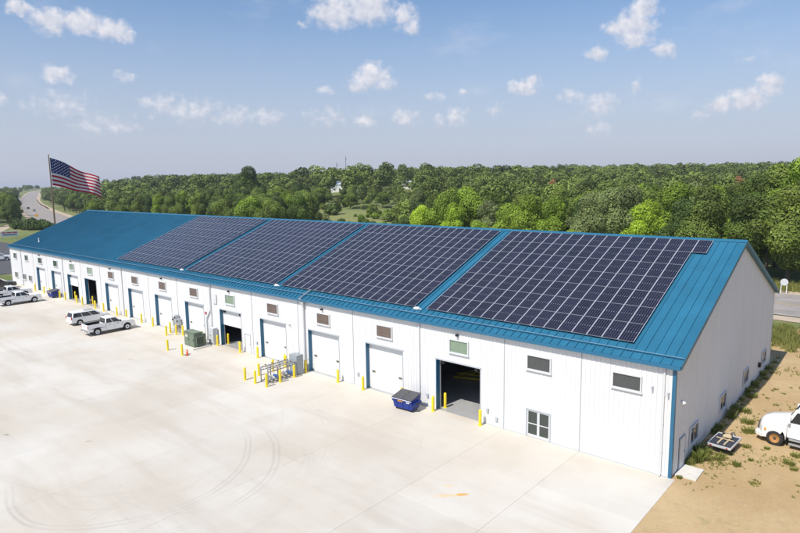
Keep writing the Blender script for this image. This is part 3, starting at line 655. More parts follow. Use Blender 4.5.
# ------------------------------------------------------------------ solar arrays
PWX, PLY = 1.07, 2.098
pm = MB(); fw_ = .026; W_, L_ = 1.043, 2.082
fe = .017; pm.box(0, fw_, 0, L_, 0, .04).box(W_ - fw_, W_, 0, L_, 0, .04).box(fw_, W_ - fw_, 0, fe, 0, .038, 2).box(fw_, W_ - fw_, L_ - fe, L_, 0, .038, 2).box(fw_, W_ - fw_, fe, L_ - fe, .008, .036, 1)
pm = pm.mesh('solar_panel', [mat('panel_frame', (.66, .67, .70), .38, metal=.3), solar_cells, mat('panel_end_frame', (.34, .35, .38), .45, metal=.3)])
ARR = [(-78.1, 17, 'solar array of dark panels beside the bare blue stretch of roof'), (-58.7, 17, 'solar array next to the one beside the bare roof, above the green transformer'), (-39.55, 17, 'solar array whose conduit runs down the wall to the caged gas rack'), (-20.05, 16, 'solar array with one extra corner panel, closest to the sandy gable end')]
for ai, (ax, nc, lab) in enumerate(ARR):
    y, z = rp(1.19, .11)
    A = thing('solar_array', lab, 'solar array', (ax, y, z), 0, 'solar arrays on the blue roof'); A.rotation_euler = (TH, 0, 0)
    for j in range(7):
        for i in range(nc + (1 if (ai == 3 and j == 6) else 0)): link('solar_panel', pm, A, (i * PWX, j * PLY, .05))
        for dy in (.45, 1.6): MB().box(.02, nc * PWX - .05, -.025, .025, -.03, .048).build('mounting_rail', alum, A, loc=(0, j * PLY + dy, 0))
    if ai < 3:
        MB().tube((nc * PWX - .05, -.12, .0), (nc * PWX + .85, -.12, .0), .045, n=6).box(nc * PWX + .1, nc * PWX + .55, -.25, .02, -.03, .08).build('cable_tray', white_paint, A)
# ------------------------------------------------------------------ bollards
bol = MB().lathe([(0, 0), (.15, 0), (.15, .03), (.105, .05), (.105, 1.02), (.095, 1.08), (.06, 1.12), (0, 1.135)], 14).mesh('bollard', yellow, smooth=True)
def bollard(x, y, lab, grp=None, s=1.0):
    o = link('bollard', bol, None, (x, y, 0), (0, 0, x)); o.scale = (s, s, s); return tag(o, lab, 'bollard', grp)
ORD = ['first', 'second', 'third', 'fourth', 'fifth', 'sixth', 'seventh', 'eighth', 'ninth', 'tenth', 'eleventh', 'twelfth', 'thirteenth']
for k, (a, b) in enumerate(DOORS):
    od = ORD[12 - k]
    for xx, side in ((a + .12 if k not in (2, 3) else a - .1, 'flagpole'), (b + .35, 'sandy-end')):
        bollard(xx if side == 'flagpole' else xx, -.62, 'yellow bollard on the %s side of the %s garage door from the glass doors' % (side, od), 'bollards guarding the garage doors', 1.12)
for k, yy in ((12, .62), (8, .62), (3, .75), (2, .75)): bollard(DOORS[k][0] + .42, yy, 'yellow bollard just inside the %s garage door from the glass doors' % ORD[12 - k], 'bollards inside the open doorways', 1.12)
for (x, y), w in zip([(-36.75, -5.72), (-35.19, -5.67), (-33.54, -5.59), (-33.6, -4.01), (-33.69, -2.27), (-36.81, -4.11), (-36.85, -2.4), (-36.85, -.8)],
                     ['on the outer corner facing the transformer', 'midway along the outer end', 'on the outer corner facing the dumpster', 'second from that outer corner on the dumpster side', 'beside its grey cabinet on the dumpster side', 'second from the yard on the transformer side', 'third from the yard on the transformer side', 'closest to the wall on the transformer side']):
    bollard(x, y, 'yellow bollard round the gas rack, ' + w, 'bollards round the gas rack', 1.1)
for (x, y), w in zip([(-52.43, -5.22), (-49.28, -5.21), (-58.98, -1.95), (-59.9, -.95), (-58.3, -1.0)],
                     ['out in the yard before the green transformer, without the cone', 'beside the small orange traffic cone', 'standing out in front of the grey meter cabinets', 'on the flagpole side of the grey meter cabinets', 'on the transformer side of the grey meter cabinets']):
    bollard(x, y, 'yellow bollard ' + w, 'bollards round the electrical gear', 1.12)
# ------------------------------------------------------------------ traffic cone
t = thing('traffic_cone', 'small orange traffic cone beside a yellow bollard near the transformer', 'traffic cone', (-48.85, -4.85, 0))
MB().box(-.19, .19, -.19, .19, 0, .035).build('base', black, t, bevel=.01); MB().lathe([(.145, .035), (.035, .68), (.0, .69)], 14).build('cone', cone_orange, t, smooth=True); MB().lathe([(.112, .22), (.0835, .38)], 14).build('reflective_band', white_paint, t, smooth=True)
# ------------------------------------------------------------------ transformer on its pad
t = thing('transformer', 'dark green pad-mounted electrical transformer cabinet before the garage doors', 'transformer', (-51.5, -2.25, .12))
MB().box(-1.25, .95, -.72, .3, 0, 1.62).build('cabinet', xf_green, t, bevel=.03)
MB().box(-1.29, .99, -.76, .34, 1.6, 1.68).build('lid', xf_green, t, bevel=.03)
MB().box(-1.05, .8, .305, .85, .1, 1.35).build('tank', xf_green, t, bevel=.03)
for i in range(7): MB().box(.955, 1.12, -.55 + i * .14, -.50 + i * .14, .25, 1.25).build('cooling_fin', xf_green, t)
for a, b in ((-1.2, -.16), (-.14, .9)): d = MB().box(a, b, -.75, -.725, .08, 1.55).build('door', xf_green, t, bevel=.008); MB().box(b - .16, b - .1, -.8, -.75, .7, .95).build('handle', steel_dark, d)
MB().box(-.9, -.55, -.757, -.751, 1.05, 1.3).build('warning_label', white_paint, t); MB().box(-.86, -.6, -.759, -.7575, 1.14, 1.2).build('warning_stripe', amber, t)
struct(MB().box(-53.1, -50.1, -3.45, -1.1, -.05, .12).build('concrete_pad', pad_mat, bevel=.02))
# electrical gear at the wall
t = thing('meter_cabinet', 'grey metal meter cabinets and conduits standing against the white wall', 'meter cabinet', (-59.2, -.35, 0))
for x, w, z0, z1 in ((-.55, .45, .9, 2.0), (.0, .5, .5, 2.3), (.55, .4, 1.1, 1.9)):
    c = MB().box(x - w / 2, x + w / 2, -.22, .2, z0, z1).build('cabinet', galv, t, bevel=.015); MB().lathe([(0, 0), (.1, 0), (.1, .1), (.07, .13), (0, .14)], 12).build('meter', glass, c, loc=(x, -.22, z1 - .3), rot=(R(90), 0, 0), smooth=True)
mb = MB()
for x in (-.6, -.45, 0, .12, .55): mb.tube((x, .05, 0), (x, .05, 1.1), .035, n=6)
mb.build('conduits', galv, t); MB().box(-.9, .9, .08, .14, .75, .82).box(-.9, .9, .08, .14, 1.6, 1.67).build('strut_rack', steel_dark, t)
t = thing('switchgear_cabinet', 'pale grey electrical cabinet by the wall between transformer and half open door', 'cabinet', (-50.75, -.45, .0))
MB().box(-.5, .5, -.3, .3, .1, 1.95).build('cabinet', mat('pale_grey_paint', (.55, .57, .57), .5), t, bevel=.02); MB().box(-.55, .55, -.35, .35, 0, .1).build('plinth', pad_mat, t)
MB().box(-.44, -.01, -.325, -.305, .2, 1.85).build('door', trim_white, t); MB().box(.01, .44, -.325, -.305, .2, 1.85).build('door', trim_white, t); MB().box(-.06, -.03, -.36, -.326, 1.0, 1.2).build('handle', black, t)
# gas rack with cabinet
t = thing('gas_rack', 'galvanised rack of gas cylinders and pipes ringed by yellow bollards', 'gas rack', (-34.3, 0, 0))
rack_grey = mat('rack_grey', (.27, .28, .29), .5, metal=.3)
for y in (-5.1, -4.0, -2.9, -1.9):
    for x in (-.75, .35): MB().box(x - .035, x + .035, y - .035, y + .035, 0, 1.38).build('post', rack_grey, t)
for x in (-.75, .35):
    for z in (.12, 1.12, 1.382): MB().box(x - .036, x + .036, -5.14, -1.86, z, z + .07).build('rail', rack_grey, t)
for y in (-5.1, -4.0, -2.9, -1.9): MB().box(-.71, .31, y - .024, y + .024, 1.39, 1.43).build('cross_bar', galv, t)
for i, (y, z, r, m) in enumerate([(-4.75, .36, .15, rack_grey), (-4.25, .36, .15, galv), (-3.75, .36, .15, blue_paint), (-3.25, .36, .15, tan_mat), (-2.75, .36, .15, rack_grey), (-2.25, .36, .15, blue_paint)]):
    MB().lathe([(0, 0), (r * .8, .02), (r, .1), (r, .7), (r * .6, .82), (.05, .85), (.05, .92), (0, .92)], 12).build('cylinder', m, t, loc=(-.62, y, z), rot=(0, R(90), 0), smooth=True)
mb = MB().tube((-.2, -5.0, 1.5), (-.2, -1.8, 1.5), .03, n=6)
for y in (-4.7, -4.1, -3.5, -2.9, -2.3): mb.tube((-.2, y, .6), (-.2, y, 1.5), .022, n=6)
mb.build('manifold_pipe', galv, t)
for k in range(9): MB().box(-.78, -.7, -5.0 + k * .37, -4.84 + k * .37, 1.52, 1.58).build('valve', black if k % 2 else white_paint, t)
cab = MB().box(-.75, .42, -1.75, -.95, .06, 1.95).build('cabinet', grey_paint, t, bevel=.015); MB().box(.425, .44, -1.68, -1.02, .14, 1.88).build('cabinet_door', grey_paint, cab); MB().box(-.68, .35, -1.765, -1.752, .14, 1.88).build('cabinet_panel', grey_paint, cab)
for y in (-1.6, -1.1): MB().lathe([(.05, 0), (.05, .1), (0, .1)], 8).build('cap', galv, cab, loc=(-.1, y, 1.95))
for y in (-.8, -.4): MB().tube((.1, y, 1.2), (.1, y + .38, 1.2), .03, n=6).build('supply_pipe', galv, t)
# ------------------------------------------------------------------ dumpsters
def dumpster(lab, loc, rz):
    t = thing('dumpster', lab, 'dumpster', loc, rz, None)
    b = MB(); 
    b.hexa([(-.9, -.55, .18), (.9, -.55, .18), (.9, .45, .18), (-.9, .45, .18), (-.98, -.72, 1.02), (.98, -.72, 1.02), (.98, .62, 1.28), (-.98, .62, 1.28)])
    o = b.build('body', dump_blue, t, bevel=.02)
    for x in (-.6, 0, .6): MB().hexa([(x - .05, -.58, .2), (x + .05, -.58, .2), (x + .05, -.5, .2), (x - .05, -.5, .2), (x - .05, -.755, .98), (x + .05, -.755, .98), (x + .05, -.6, .98), (x - .05, -.6, .98)]).build('rib', dump_blue, o)
    MB().box(-1.03, 1.03, -.79, -.66, .95, 1.03).build('front_rim', dump_blue, o); 
    for s in (-1, 1):
        MB().box(s * 1.0, s * 1.16, -.5, .45, .62, .82).build('side_pocket', dump_blue, o, bevel=.015)
        MB().box(s * 1.162, s * 1.166, -.44, .39, .66, .78).build('pocket_mouth', black, o)
        MB().hexa([(s * .5 - .49, -.76, 1.035), (s * .5 + .49, -.76, 1.035), (s * .5 + .49, .66, 1.31), (s * .5 - .49, .66, 1.31), (s * .5 - .49, -.76, 1.075), (s * .5 + .49, -.76, 1.075), (s * .5 + .49, .66, 1.35), (s * .5 - .49, .66, 1.35)]).build('lid', dump_lid, t, bevel=.012)
        for y in (-.4, .3):
            MB().box(s * .75 - .06, s * .75 + .06, y - .05, y + .05, .12, .19).tube((s * .75 - .025, y, .08), (s * .75 + .025, y, .08), .08, n=10).build('caster', black, t)
    MB().box(-.42, .12, -.735, -.715, .80, .93).build('label_plate', amber, t, rot=(R(-11), 0, 0), loc=(0, -.16, -.12)); MB().box(.45, .75, -.735, -.715, .78, .9).build('label_plate', white_paint, t, rot=(R(-11), 0, 0), loc=(0, -.16, -.12))
    MB().box(-.98, .98, -.775, -.745, .965, 1.0).build('rim_stripe', white_paint, t, loc=(0, -.055, .03))
    return t
dumpster('blue metal dumpster with dark lids beside the wide open garage bay', (-20.1, -1.55, 0), R(4))
dumpster('blue dumpster standing before the far garage doors beside the parked pickup', (-99.2, -.95, 0), R(3))
# ------------------------------------------------------------------ vehicles
def arch(cx, cz, r, n=9): return [(cx - r * math.cos(math.pi * i / n), cz + r * math.sin(math.pi * i / n)) for i in range(n + 1)]
def wheel(t, x, y, r, w=.26, rim=alum, side=1):
    o = MB().lathe([(r * .6, -w / 2), (r * .93, -w / 2), (r, -w * .32), (r, w * .32), (r * .93, w / 2), (r * .6, w / 2), (r * .6, -w / 2)], 20, axis='y', cap=False).build('wheel', rubber, t, smooth=True, loc=(x, y, r))
    MB().lathe([(0, .05), (r * .14, .05), (r * .17, .0), (0, 0)], 10, axis='y').build('hub', steel_dark, o, smooth=True, loc=(0, side * w * .36, 0), rot=(0, 0, 0 if side > 0 else math.pi))
    MB().lathe([(0, -.02), (r * .2, -.02), (r * .25, .0), (r * .55, .03), (r * .61, w * .3), (r * .61, -w * .3), (0, -w * .3)], 16, axis='y').build('rim', rim, o, smooth=True, loc=(0, side * w * .32, 0), rot=(0, 0, 0 if side > 0 else math.pi))
    return o
def car_body(t, out, hw_, m, top=1.0, taper=.05, bevel=.05):
    def fn(x, y, z):
        k = 1 - taper * max(0, (z - top)) / .3; return (x, y * k, z)
    return MB().prism(out, -hw_, hw_, fn=fn).build('body', m, t, bevel=bevel, smooth=True)
def cab(t, m, zb, zt, xb0, xb1, xt0, xt1, yb, yt, name='cab'):
    p = [(xb0, -yb, zb), (xb1, -yb, zb), (xb1, yb, zb), (xb0, yb, zb), (xt0, -yt, zt), (xt1, -yt, zt), (xt1, yt, zt), (xt0, yt, zt)]
    return MB().hexa(p).build(name, m, t, bevel=.07, smooth=True, seg=3)
def lerp(a, b, k): return tuple(a[i] + (b[i] - a[i]) * k for i in range(3))
def side_glass(t, zb, zt, xb0, xb1, xt0, xt1, yb, yt, cuts, f0=.12, f1=.84):
    for s in (-1, 1):
        for u0, u1 in cuts:
            q = []
            for f, u in ((f0, u0), (f0, u1), (f1, u1), (f1, u0)):
                x0 = xb0 + (xt0 - xb0) * f; x1 = xb1 + (xt1 - xb1) * f; q.append((x0 + (x1 - x0) * u, s * (yb + (yt - yb) * f), zb + (zt - zb) * f))
            if s > 0: q = [q[1], q[0], q[3], q[2]]
            MB().hexa(slab_on(q, .014)).build('side_window', glass, t)
def end_glass(t, zb, zt, xb, xt, yb, yt, sgn, f0=.1, f1=.86, name='windshield'):
    q = []
    for f, s in ((f0, -1), (f0, 1), (f1, 1), (f1, -1)): q.append((xb + (xt - xb) * f, s * .87 * (yb + (yt - yb) * f), zb + (zt - zb) * f))
    if sgn < 0: q = [q[1], q[0], q[3], q[2]]
    MB().hexa(slab_on(q, .014)).build(name, glass, t)
def pickup(name, lab, loc, rz, m, rim=alum, grp=None):
    t = thing(name, lab, 'pickup truck', loc, rz, grp)
    out = [(-2.88, .56), (-2.3, .5)] + arch(-1.82, .46, .52) + [(-1.2, .42), (1.3, .42)] + arch(1.9, .46, .52) + [(2.5, .44), (2.84, .48), (2.95, .75), (2.93, 1.08), (2.78, 1.22), (1.35, 1.32), (-.74, 1.34), (-.76, .86), (-2.88, .86)]
    car_body(t, out, 1.0, m, top=1.1)
    for s in (-1, 1):
        bs = MB().box(-2.9, -.78, s * .9, s * .99, .84, 1.42).build('bed_side', m, t, bevel=.02); MB().box(-2.83, -.79, s * .885, s * .897, .87, 1.4).build('bed_liner', black, bs)
    tg = MB().box(-2.94, -2.86, -.89, .89, .78, 1.41).build('tailgate', m, t, bevel=.015); MB().box(-2.96, -2.942, -.12, .12, 1.2, 1.28).build('handle', black, tg); MB().box(-2.855, -2.845, -.88, .88, .87, 1.39).build('bed_liner', black, tg)
    MB().box(-2.84, -.79, -.88, .88, .865, .885).build('bed_liner', black, t)
    C = (1.3, 1.98, -.8, 1.3, -.66, .42, .95, .79)
    cab(t, m, *C); side_glass(t, *C, [(.06, .43), (.48, .93)], .06, .82); end_glass(t, 1.3, 1.98, 1.3, .42, .95, .79, 1); end_glass(t, 1.3, 1.98, -.8, -.66, .95, .79, -1, name='rear_window')
    for x in (-1.82, 1.9):
        for s in (-1, 1): wheel(t, x, s * .88, .43, rim=rim, side=s)
        MB().tube((x, -.82, .52), (x, .82, .52), .48, n=14).build('wheel_well', black, t)
    for s in (-1, 1):
        MB().box(2.82, 2.95, s * .64, s * .95, .9, 1.12).build('headlight', lamp_clear, t, bevel=.02); MB().box(-2.955, -2.88, s * .90, s * 1.0, .95, 1.34).build('taillight', red_lens, t, bevel=.01)
        MB().box(.95, 1.13, s * 1.0, s * 1.22, 1.3, 1.52).build('mirror', black, t, bevel=.03)
        for x in (-.35, .62): MB().box(x, x + .2, s * 1.003, s * 1.02, 1.1, 1.15).build('door_handle', black, t)
        for x in (-.74, .28, 1.28): MB().box(x, x + .014, s * .999, s * 1.0025, .55, 1.1).build('door_seam', black, t)
        MB().box(-1.25, 1.33, s * .92, s * 1.01, .33, .415).build('running_board', black, t)
    MB().box(2.93, 2.99, -.6, .6, .74, 1.12).build('grille', black, t, bevel=.02); MB().box(2.8, 3.03, -.97, .97, .44, .68).build('front_bumper', chrome, t, bevel=.04); MB().box(-3.08, -2.9, -.97, .97, .5, .72).build('rear_bumper', chrome, t, bevel=.03)
    MB().box(-3.09, -3.082, -.16, .16, .56, .67).build('licence_plate', white_paint, t)
    return t
def wagon(name, lab, loc, rz, m, cat='minivan', grp=None, k=1.0, h=1.78, gl=glass, lightbar=False):
    t = thing(name, lab, cat, loc, rz, grp)
    out = [(-2.5, .45), (-2.0, .36)] + arch(-1.5, .4, .43) + [(-.95, .32), (1.0, .32)] + arch(1.5, .4, .43) + [(2.05, .32), (2.45, .38), (2.56, .62), (2.5, .88), (2.3, 1.0), (1.7, 1.12), (-2.46, 1.12), (-2.56, .8)]
    car_body(t, out, .97, m)
    C = (1.08, h, -2.47, 1.75, -2.25, .62, .93, .76)
    cab(t, m, *C); side_glass(t, *C, [(.04, .32), (.34, .62), (.64, .90)], .08, .84); end_glass(t, 1.08, h, 1.75, .62, .93, .76, 1); end_glass(t, 1.08, h, -2.47, -2.25, .93, .76, -1, name='rear_window')
    for x in (-1.5, 1.5):
        for s in (-1, 1): wheel(t, x, s * .86, .35, w=.22, side=s)
        MB().tube((x, -.8, .42), (x, .8, .42), .4, n=14).build('wheel_well', black, t)
    for s in (-1, 1):
        MB().box(2.32, 2.5, s * .6, s * .92, .74, .88).build('headlight', lamp_clear, t, bevel=.02); MB().box(-2.56, -2.47, s * .8, s * .96, .85, 1.2).build('taillight', red_lens, t, bevel=.01); MB().box(1.1, 1.24, s * .96, s * 1.12, 1.06, 1.2).build('mirror', m, t, bevel=.03)
        for x in (-.45, .5): MB().box(x, x + .2, s * .975, s * .99, .93, .97).build('door_handle', m, t)
    MB().box(-2.62, -2.45, -.9, .9, .42, .6).build('rear_bumper', m, t, bevel=.03); MB().box(2.5, 2.58, -.5, .5, .5, .66).build('grille', black, t, bevel=.02)
    return t
pickup('pickup_truck', 'white crew cab pickup parked beside the white minivan before the garage doors', (-66.95, -5.5, 0), R(90), car_white)
wagon('minivan', 'white minivan with dark windows parked alongside a white crew cab pickup', (-74.5, -5.0, 0), R(90), car_white)
pickup('pickup_truck', 'white crew cab pickup beside the far blue dumpster, nose to the building', (-97.85, -6.5, 0), R(90), car_white)
pickup('pickup_truck', 'white pickup in the row of parked trucks, second from the dark one', (-105.2, -5.6, 0), R(90), car_white)
pickup('pickup_truck', 'dark pickup at the end of the row of parked trucks', (-116.5, -4.6, 0), R(90), car_black)
pickup('pickup_truck', 'white pickup on the dark asphalt lot past the end of the building', (-168, 9.5, -.02), R(70), car_white)
wagon('parked_car', 'dark car parked on the asphalt lot past the end of the building', (-176, 10.5, -.02), R(70), car_black, 'car')
wagon('car', 'silver car driving on the curving highway', (-518.6, 128.5, .03), R(166), car_silver, 'car')
wagon('car', 'dark car driving on the curving highway', (-586.5, 145.2, .03), R(166), car_black, 'car')
# semi truck tractor on the sand
def semi(loc, rz):
    t = thing('semi_truck', 'white semi truck tractor with orange wheel rims parked on the sand', 'truck', loc, rz)
    def plan(x, y, z):
        k = 1.0 if x < -1.3 else 1 - .30 * ((x + 1.3) / 1.3) ** 1.6
        if z > 1.25: k *= 1 - .22 * min(1, (z - 1.25) / .6)
        return (x, y * k, z)
    out = [(-.02, .42), (.06, .62), (.02, 1.0), (-.1, 1.3), (-.35, 1.52), (-.9, 1.68), (-2.3, 1.95), (-2.3, .95), (-2.28, .92)] + arch(-1.45, .56, .8, 12) + [(-.5, .46)]
    # hood: several lengthwise strips so that it is rounded across
    ys = [-1.2, -1.12, -.85, -.45, 0, .45, .85, 1.12, 1.2]; vs = []; n = len(out)
    out = [(x * .8, z * (1 + .07 * (z > 1.2))) for x, z in out]
    for y in ys:
        a = abs(y) / 1.2
        for x, z in out:
            zz = z - (.42 * max(0, a - .62) / .38 if z > 1.25 else 0) + .05 * (1 - a * a) * (z > 1.2)
            xx = x - (.38 * a ** 2.2 if x > -.7 else 0)
            kk = 1.0 if x < -1.3 else 1 - .10 * ((x + 1.3) / 1.3)
            vs.append((xx, y * kk, zz))
    fs = []
    for j in range(len(ys) - 1):
        for i in range(n): fs.append((j * n + i, j * n + (i + 1) % n, (j + 1) * n + (i + 1) % n, (j + 1) * n + i))
    fs += [tuple(range(n)), tuple(range(len(ys) * n - 1, (len(ys) - 1) * n - 1, -1))]
    hood = MB().add(vs, fs).build('hood', car_white, t, smooth=True)
    MB().hexa([(.0, -.5, .75), (.07, -.5, .75), (.07, .5, .75), (.0, .5, .75), (-.06, -.42, 1.28), (.0, -.42, 1.28), (.0, .42, 1.28), (-.06, .42, 1.28)]).build('grille', steel_dark, hood)
    for s in (-1, 1):
        MB().hexa([(-.30, s * .80, .92), (-.14, s * .70, .92), (-.34, s * 1.1, .92), (-.5, s * 1.1, .92), (-.36, s * .80, 1.16), (-.2, s * .70, 1.16), (-.4, s * 1.08, 1.16), (-.56, s * 1.08, 1.16)]).build('headlight', lamp_clear, hood, bevel=.02)
        MB().box(-.62, -.5, s * 1.1, s * 1.16, .95, 1.1).build('turn_signal', amber, hood)
    MB().hexa([(-.4, -1.15, .36), (.1, -.8, .36), (.1, .8, .36), (-.4, 1.15, .36), (-.4, -1.15, .68), (.12, -.8, .68), (.12, .8, .68), (-.4, 1.15, .68)]).build('bumper', car_white, t, bevel=.04)
    C = (1.6, 2.85, -4.1, -1.62, -4.1, -2.3, 1.12, 1.0)
    MB().box(-4.1, -1.85, -1.12, 1.12, .75, 1.72).build('cab_body', car_white, t, bevel=.05)
    c = cab(t, car_white, *C); side_glass(t, *C, [(.35, .9)], .2, .8); end_glass(t, 1.6, 2.85, -1.62, -2.3, 1.12, 1.0, 1, .3, .88)
    MB().hexa([(-4.1, -1.05, 2.8), (-2.3, -.95, 2.8), (-2.3, .95, 2.8), (-4.1, 1.05, 2.8), (-4.1, -1.0, 3.5), (-3.5, -.85, 3.3), (-3.5, .85, 3.3), (-4.1, 1.0, 3.5)]).build('roof_fairing', car_white, t, bevel=.1, smooth=True, seg=3)
    MB().box(-5.9, -4.12, -1.15, 1.15, .9, 3.48).build('sleeper', car_white, t, bevel=.1, smooth=True)
    MB().box(-2.42, -2.2, -.85, .85, 2.72, 2.8).build('sun_visor', black, t, bevel=.02)
    for s in (-1, 1):
        MB().box(-2.05, -1.9, s * 1.2, s * 1.42, 1.85, 2.5).build('mirror', car_white, t, bevel=.03); MB().tube((-2.0, s * 1.05, 1.9), (-1.98, s * 1.25, 1.95), .025, n=6).build('mirror_arm', black, t)
        MB().tube((-4.9, s * .98, .68), (-3.4, s * .98, .68), .3, n=18).build('fuel_tank', chrome, t, smooth=True)
        [MB().box(-3.3, -2.0, s * .85, s * 1.18, z_, z_ + .09).build('step', galv, t) for z_ in (.3, .62)]
        MB().tube((-4.25, s * 1.22, 1.0), (-4.25, s * 1.22, 3.7), .07, n=10).build('exhaust_stack', chrome, t, smooth=True)
        wheel(t, -1.16, s * 1.03, .52, w=.3, rim=orange_rim, side=s)
        MB().box(-8.6, -.6, s * .32, s * .46, .72, .98).build('frame_rail', steel_dark, t)
        for x in (-6.6, -7.9): wheel(t, x, s * .95, .52, w=.55, rim=orange_rim, side=s)
        MB().box(-8.7, -8.62, s * .6, s * 1.15, .3, .95).build('mud_flap', black, t)
    MB().box(-7.9, -6.6, -.5, .5, 1.02, 1.16).build('fifth_wheel', steel_dark, t)
    MB().tube((-1.16, -.9, .56), (-1.16, .9, .56), .5, n=16).build('wheel_well', black, t)
    for k in range(3): MB().box(-3.62 , -3.5, -.4 + k * .36, -.3 + k * .36, 3.42, 3.5).build('marker_light', amber, t)
    return t
semi((2.86, 10.55, 0), R(180 - 4))
# small flat trailer by the gable
t = thing('flat_trailer', 'low flat trailer with dark deck and pale rim by the gable wall', 'trailer', (1.45, 6.6, 0), R(-4))
MB().box(-.68, .68, -1.12, 1.12, .50, .56).build('deck', mat('trailer_deck', (.035, .04, .055), .5, var=.2, vscale=4), t)
for a in ((-.74, -.685, -1.18, 1.18), (.685, .74, -1.18, 1.18)): MB().box(*a, .46, .62).build('side_rail', alum, t, bevel=.01)
for a in ((-.684, .684, -1.18, -1.125), (-.684, .684, 1.125, 1.18)): MB().box(*a, .46, .62).build('end_rail', alum, t, bevel=.01)
for s in (-1, 1):
    wheel(t, s * .55, 0, .25, w=.16, side=s).rotation_euler = (0, 0, R(90)); MB().box(s * .5 - .06, s * .5 + .06, -1.2, -1.182, .5, .57).build('taillight', red_lens, t)
MB().tube((-.4, 1.15, .48), (0, 2.1, .48), .035, n=6).tube((.4, 1.15, .48), (0, 2.1, .48), .035, n=6).build('drawbar', steel_dark, t); MB().tube((0, 2.0, 0), (0, 2.0, .5), .03, n=6).build('jack', galv, t)
for x in (-.2, .2): MB().box(x - .05, x + .05, -.75, .85, .562, .61).build('skid', tan_mat, t)
MB().box(-.55, .55, .1, .2, .612, .65).build('cross_skid', tan_mat, t)
t = thing('tarp_bundle', 'small tan bundle with straps lying on the flat trailer', 'bundle', (1.5, 7.15, .655), R(10))
MB().hexa([(-.3, -.28, 0), (.3, -.28, 0), (.3, .28, 0), (-.3, .28, 0), (-.22, -.2, .22), (.2, -.22, .26), (.24, .2, .3), (-.2, .2, .24)]).build('bundle', tan_mat, t, bevel=.06, smooth=True); MB().box(-.31, .31, -.03, .03, -.001, .27).build('strap', black, t)
# step at the gable door
struct(MB().box(.06, 1.3, .55, 2.35, -.05, .08).build('door_step', pad_mat, bevel=.015))
# things inside the open bay
t = thing('floor_lift', 'yellow steel lift frame standing inside the open garage bay', 'lift', (-20.4, 8.2, .004), R(20))
for s in (-1, 1): MB().box(-1.6, 1.6, s * .55 - .08, s * .55 + .08, .05, .2).build('runner', yellow, t); MB().hexa([(-1.3, s * .4 - .04, .2), (-1.1, s * .4 - .04, .2), (-1.1, s * .4 + .04, .2), (-1.3, s * .4 + .04, .2), (1.0, s * .4 - .04, .85), (1.2, s * .4 - .04, .85), (1.2, s * .4 + .04, .85), (1.0, s * .4 + .04, .85)]).build('arm', yellow, t)
MB().box(-1.5, -1.3, -.47, .47, .06, .18).build('cross_member', yellow, t); MB().box(1.0, 1.25, -.6, .6, .86, .95).build('platform', yellow, t)
pickup('pickup_truck', 'dark red pickup standing inside the open garage bay', (-14.6, 9.5, .004), R(-90), car_red)
# ------------------------------------------------------------------ flag
t = thing('flagpole', 'tall brown flagpole beyond the far end of the building', 'flagpole', (-140, 14.1, -.05))
MB().lathe([(.34, 0), (.34, .1), (.22, .14), (.2, 8), (.15, 17), (.1, 25.6), (0, 25.62)], 14).build('pole', pole_brown, t, smooth=True); MB().lathe([(0, -.2), (.12, -.15), (.19, 0), (.12, .15), (0, .2)], 12).build('finial', tan_mat, t, loc=(0, 0, 25.8), smooth=True)
MB().box(-.05, .05, -.3, -.22, 1.2, 1.5).build('cleat', steel_dark, t); MB().tube((0, .16, 1.3), (0, .14, 25.2), .02, n=5).build('halyard', white_paint, t)
FL, FH = 11.4, 6.2
def flag_pt(u, v):   # u along the fly, v down from the top
    a = u * FL
    amp = .15 + .75 * u
    x = amp * math.sin(u * 7.5 + v * 1.1) + .25 * u * math.sin(u * 15 + v * 3)
    y = a * .885 + .12 * math.sin(u * 9)
    z = -.40 * a * (.85 + .15 * u) - v * FH * (1 - .24 * u) + .22 * u * math.sin(u * 8 + 2 * v) - .0 * v
    return Vector((x, y + .35 * v * u, z))
fo = thing('american_flag', 'large stars and stripes flag flying from the brown flagpole', 'flag', (-140, 14.32, 25.1))
NU = 60
def strip(v0, v1, u0, u1, name, m, parent, nv=3, off=0):
    vs = []; k0 = int(round(u0 * NU)); k1 = int(round(u1 * NU))
    for i in range(k0, k1 + 1):
        for j in range(nv + 1): vs.append(flag_pt(i / NU, v0 + (v1 - v0) * j / nv) + Vector((off, 0, 0)))
    n = nv + 1; fs = [(i * n + j, i * n + j + 1, (i + 1) * n + j + 1, (i + 1) * n + j) for i in range(k1 - k0) for j in range(nv)]
    o = MB().add(vs, fs).build(name, m, parent, smooth=True)
    return o
for i in range(13): strip(i / 13, (i + 1) / 13, .4 if i < 7 else 0, 1, 'stripe', flag_red if i % 2 == 0 else flag_white, fo)
can = strip(0, 7 / 13, 0, .4, 'canton', flag_blue, fo, 10)
mb = MB()
for r_ in range(9):
    for c_ in range(6 if r_ % 2 == 0 else 5):
        u = .4 * ((c_ * 2 + 1 + (r_ % 2)) / 12); v = 7 / 13 * (r_ + 1) / 10
        for off in (.015, -.015):
            ce = flag_pt(u, v); vs = []
            for k in range(10):
                rr = .19 if k % 2 == 0 else .075; an = math.pi / 2 + k * math.pi / 5
                vs.append(flag_pt(u + rr * math.cos(an) / FL, v - rr * math.sin(an) / FH) + Vector((off, 0, 0)))
            mb.add(vs, [tuple(range(10))])
st = mb.build('stars', flag_white, can); st['kind'] = 'stuff'
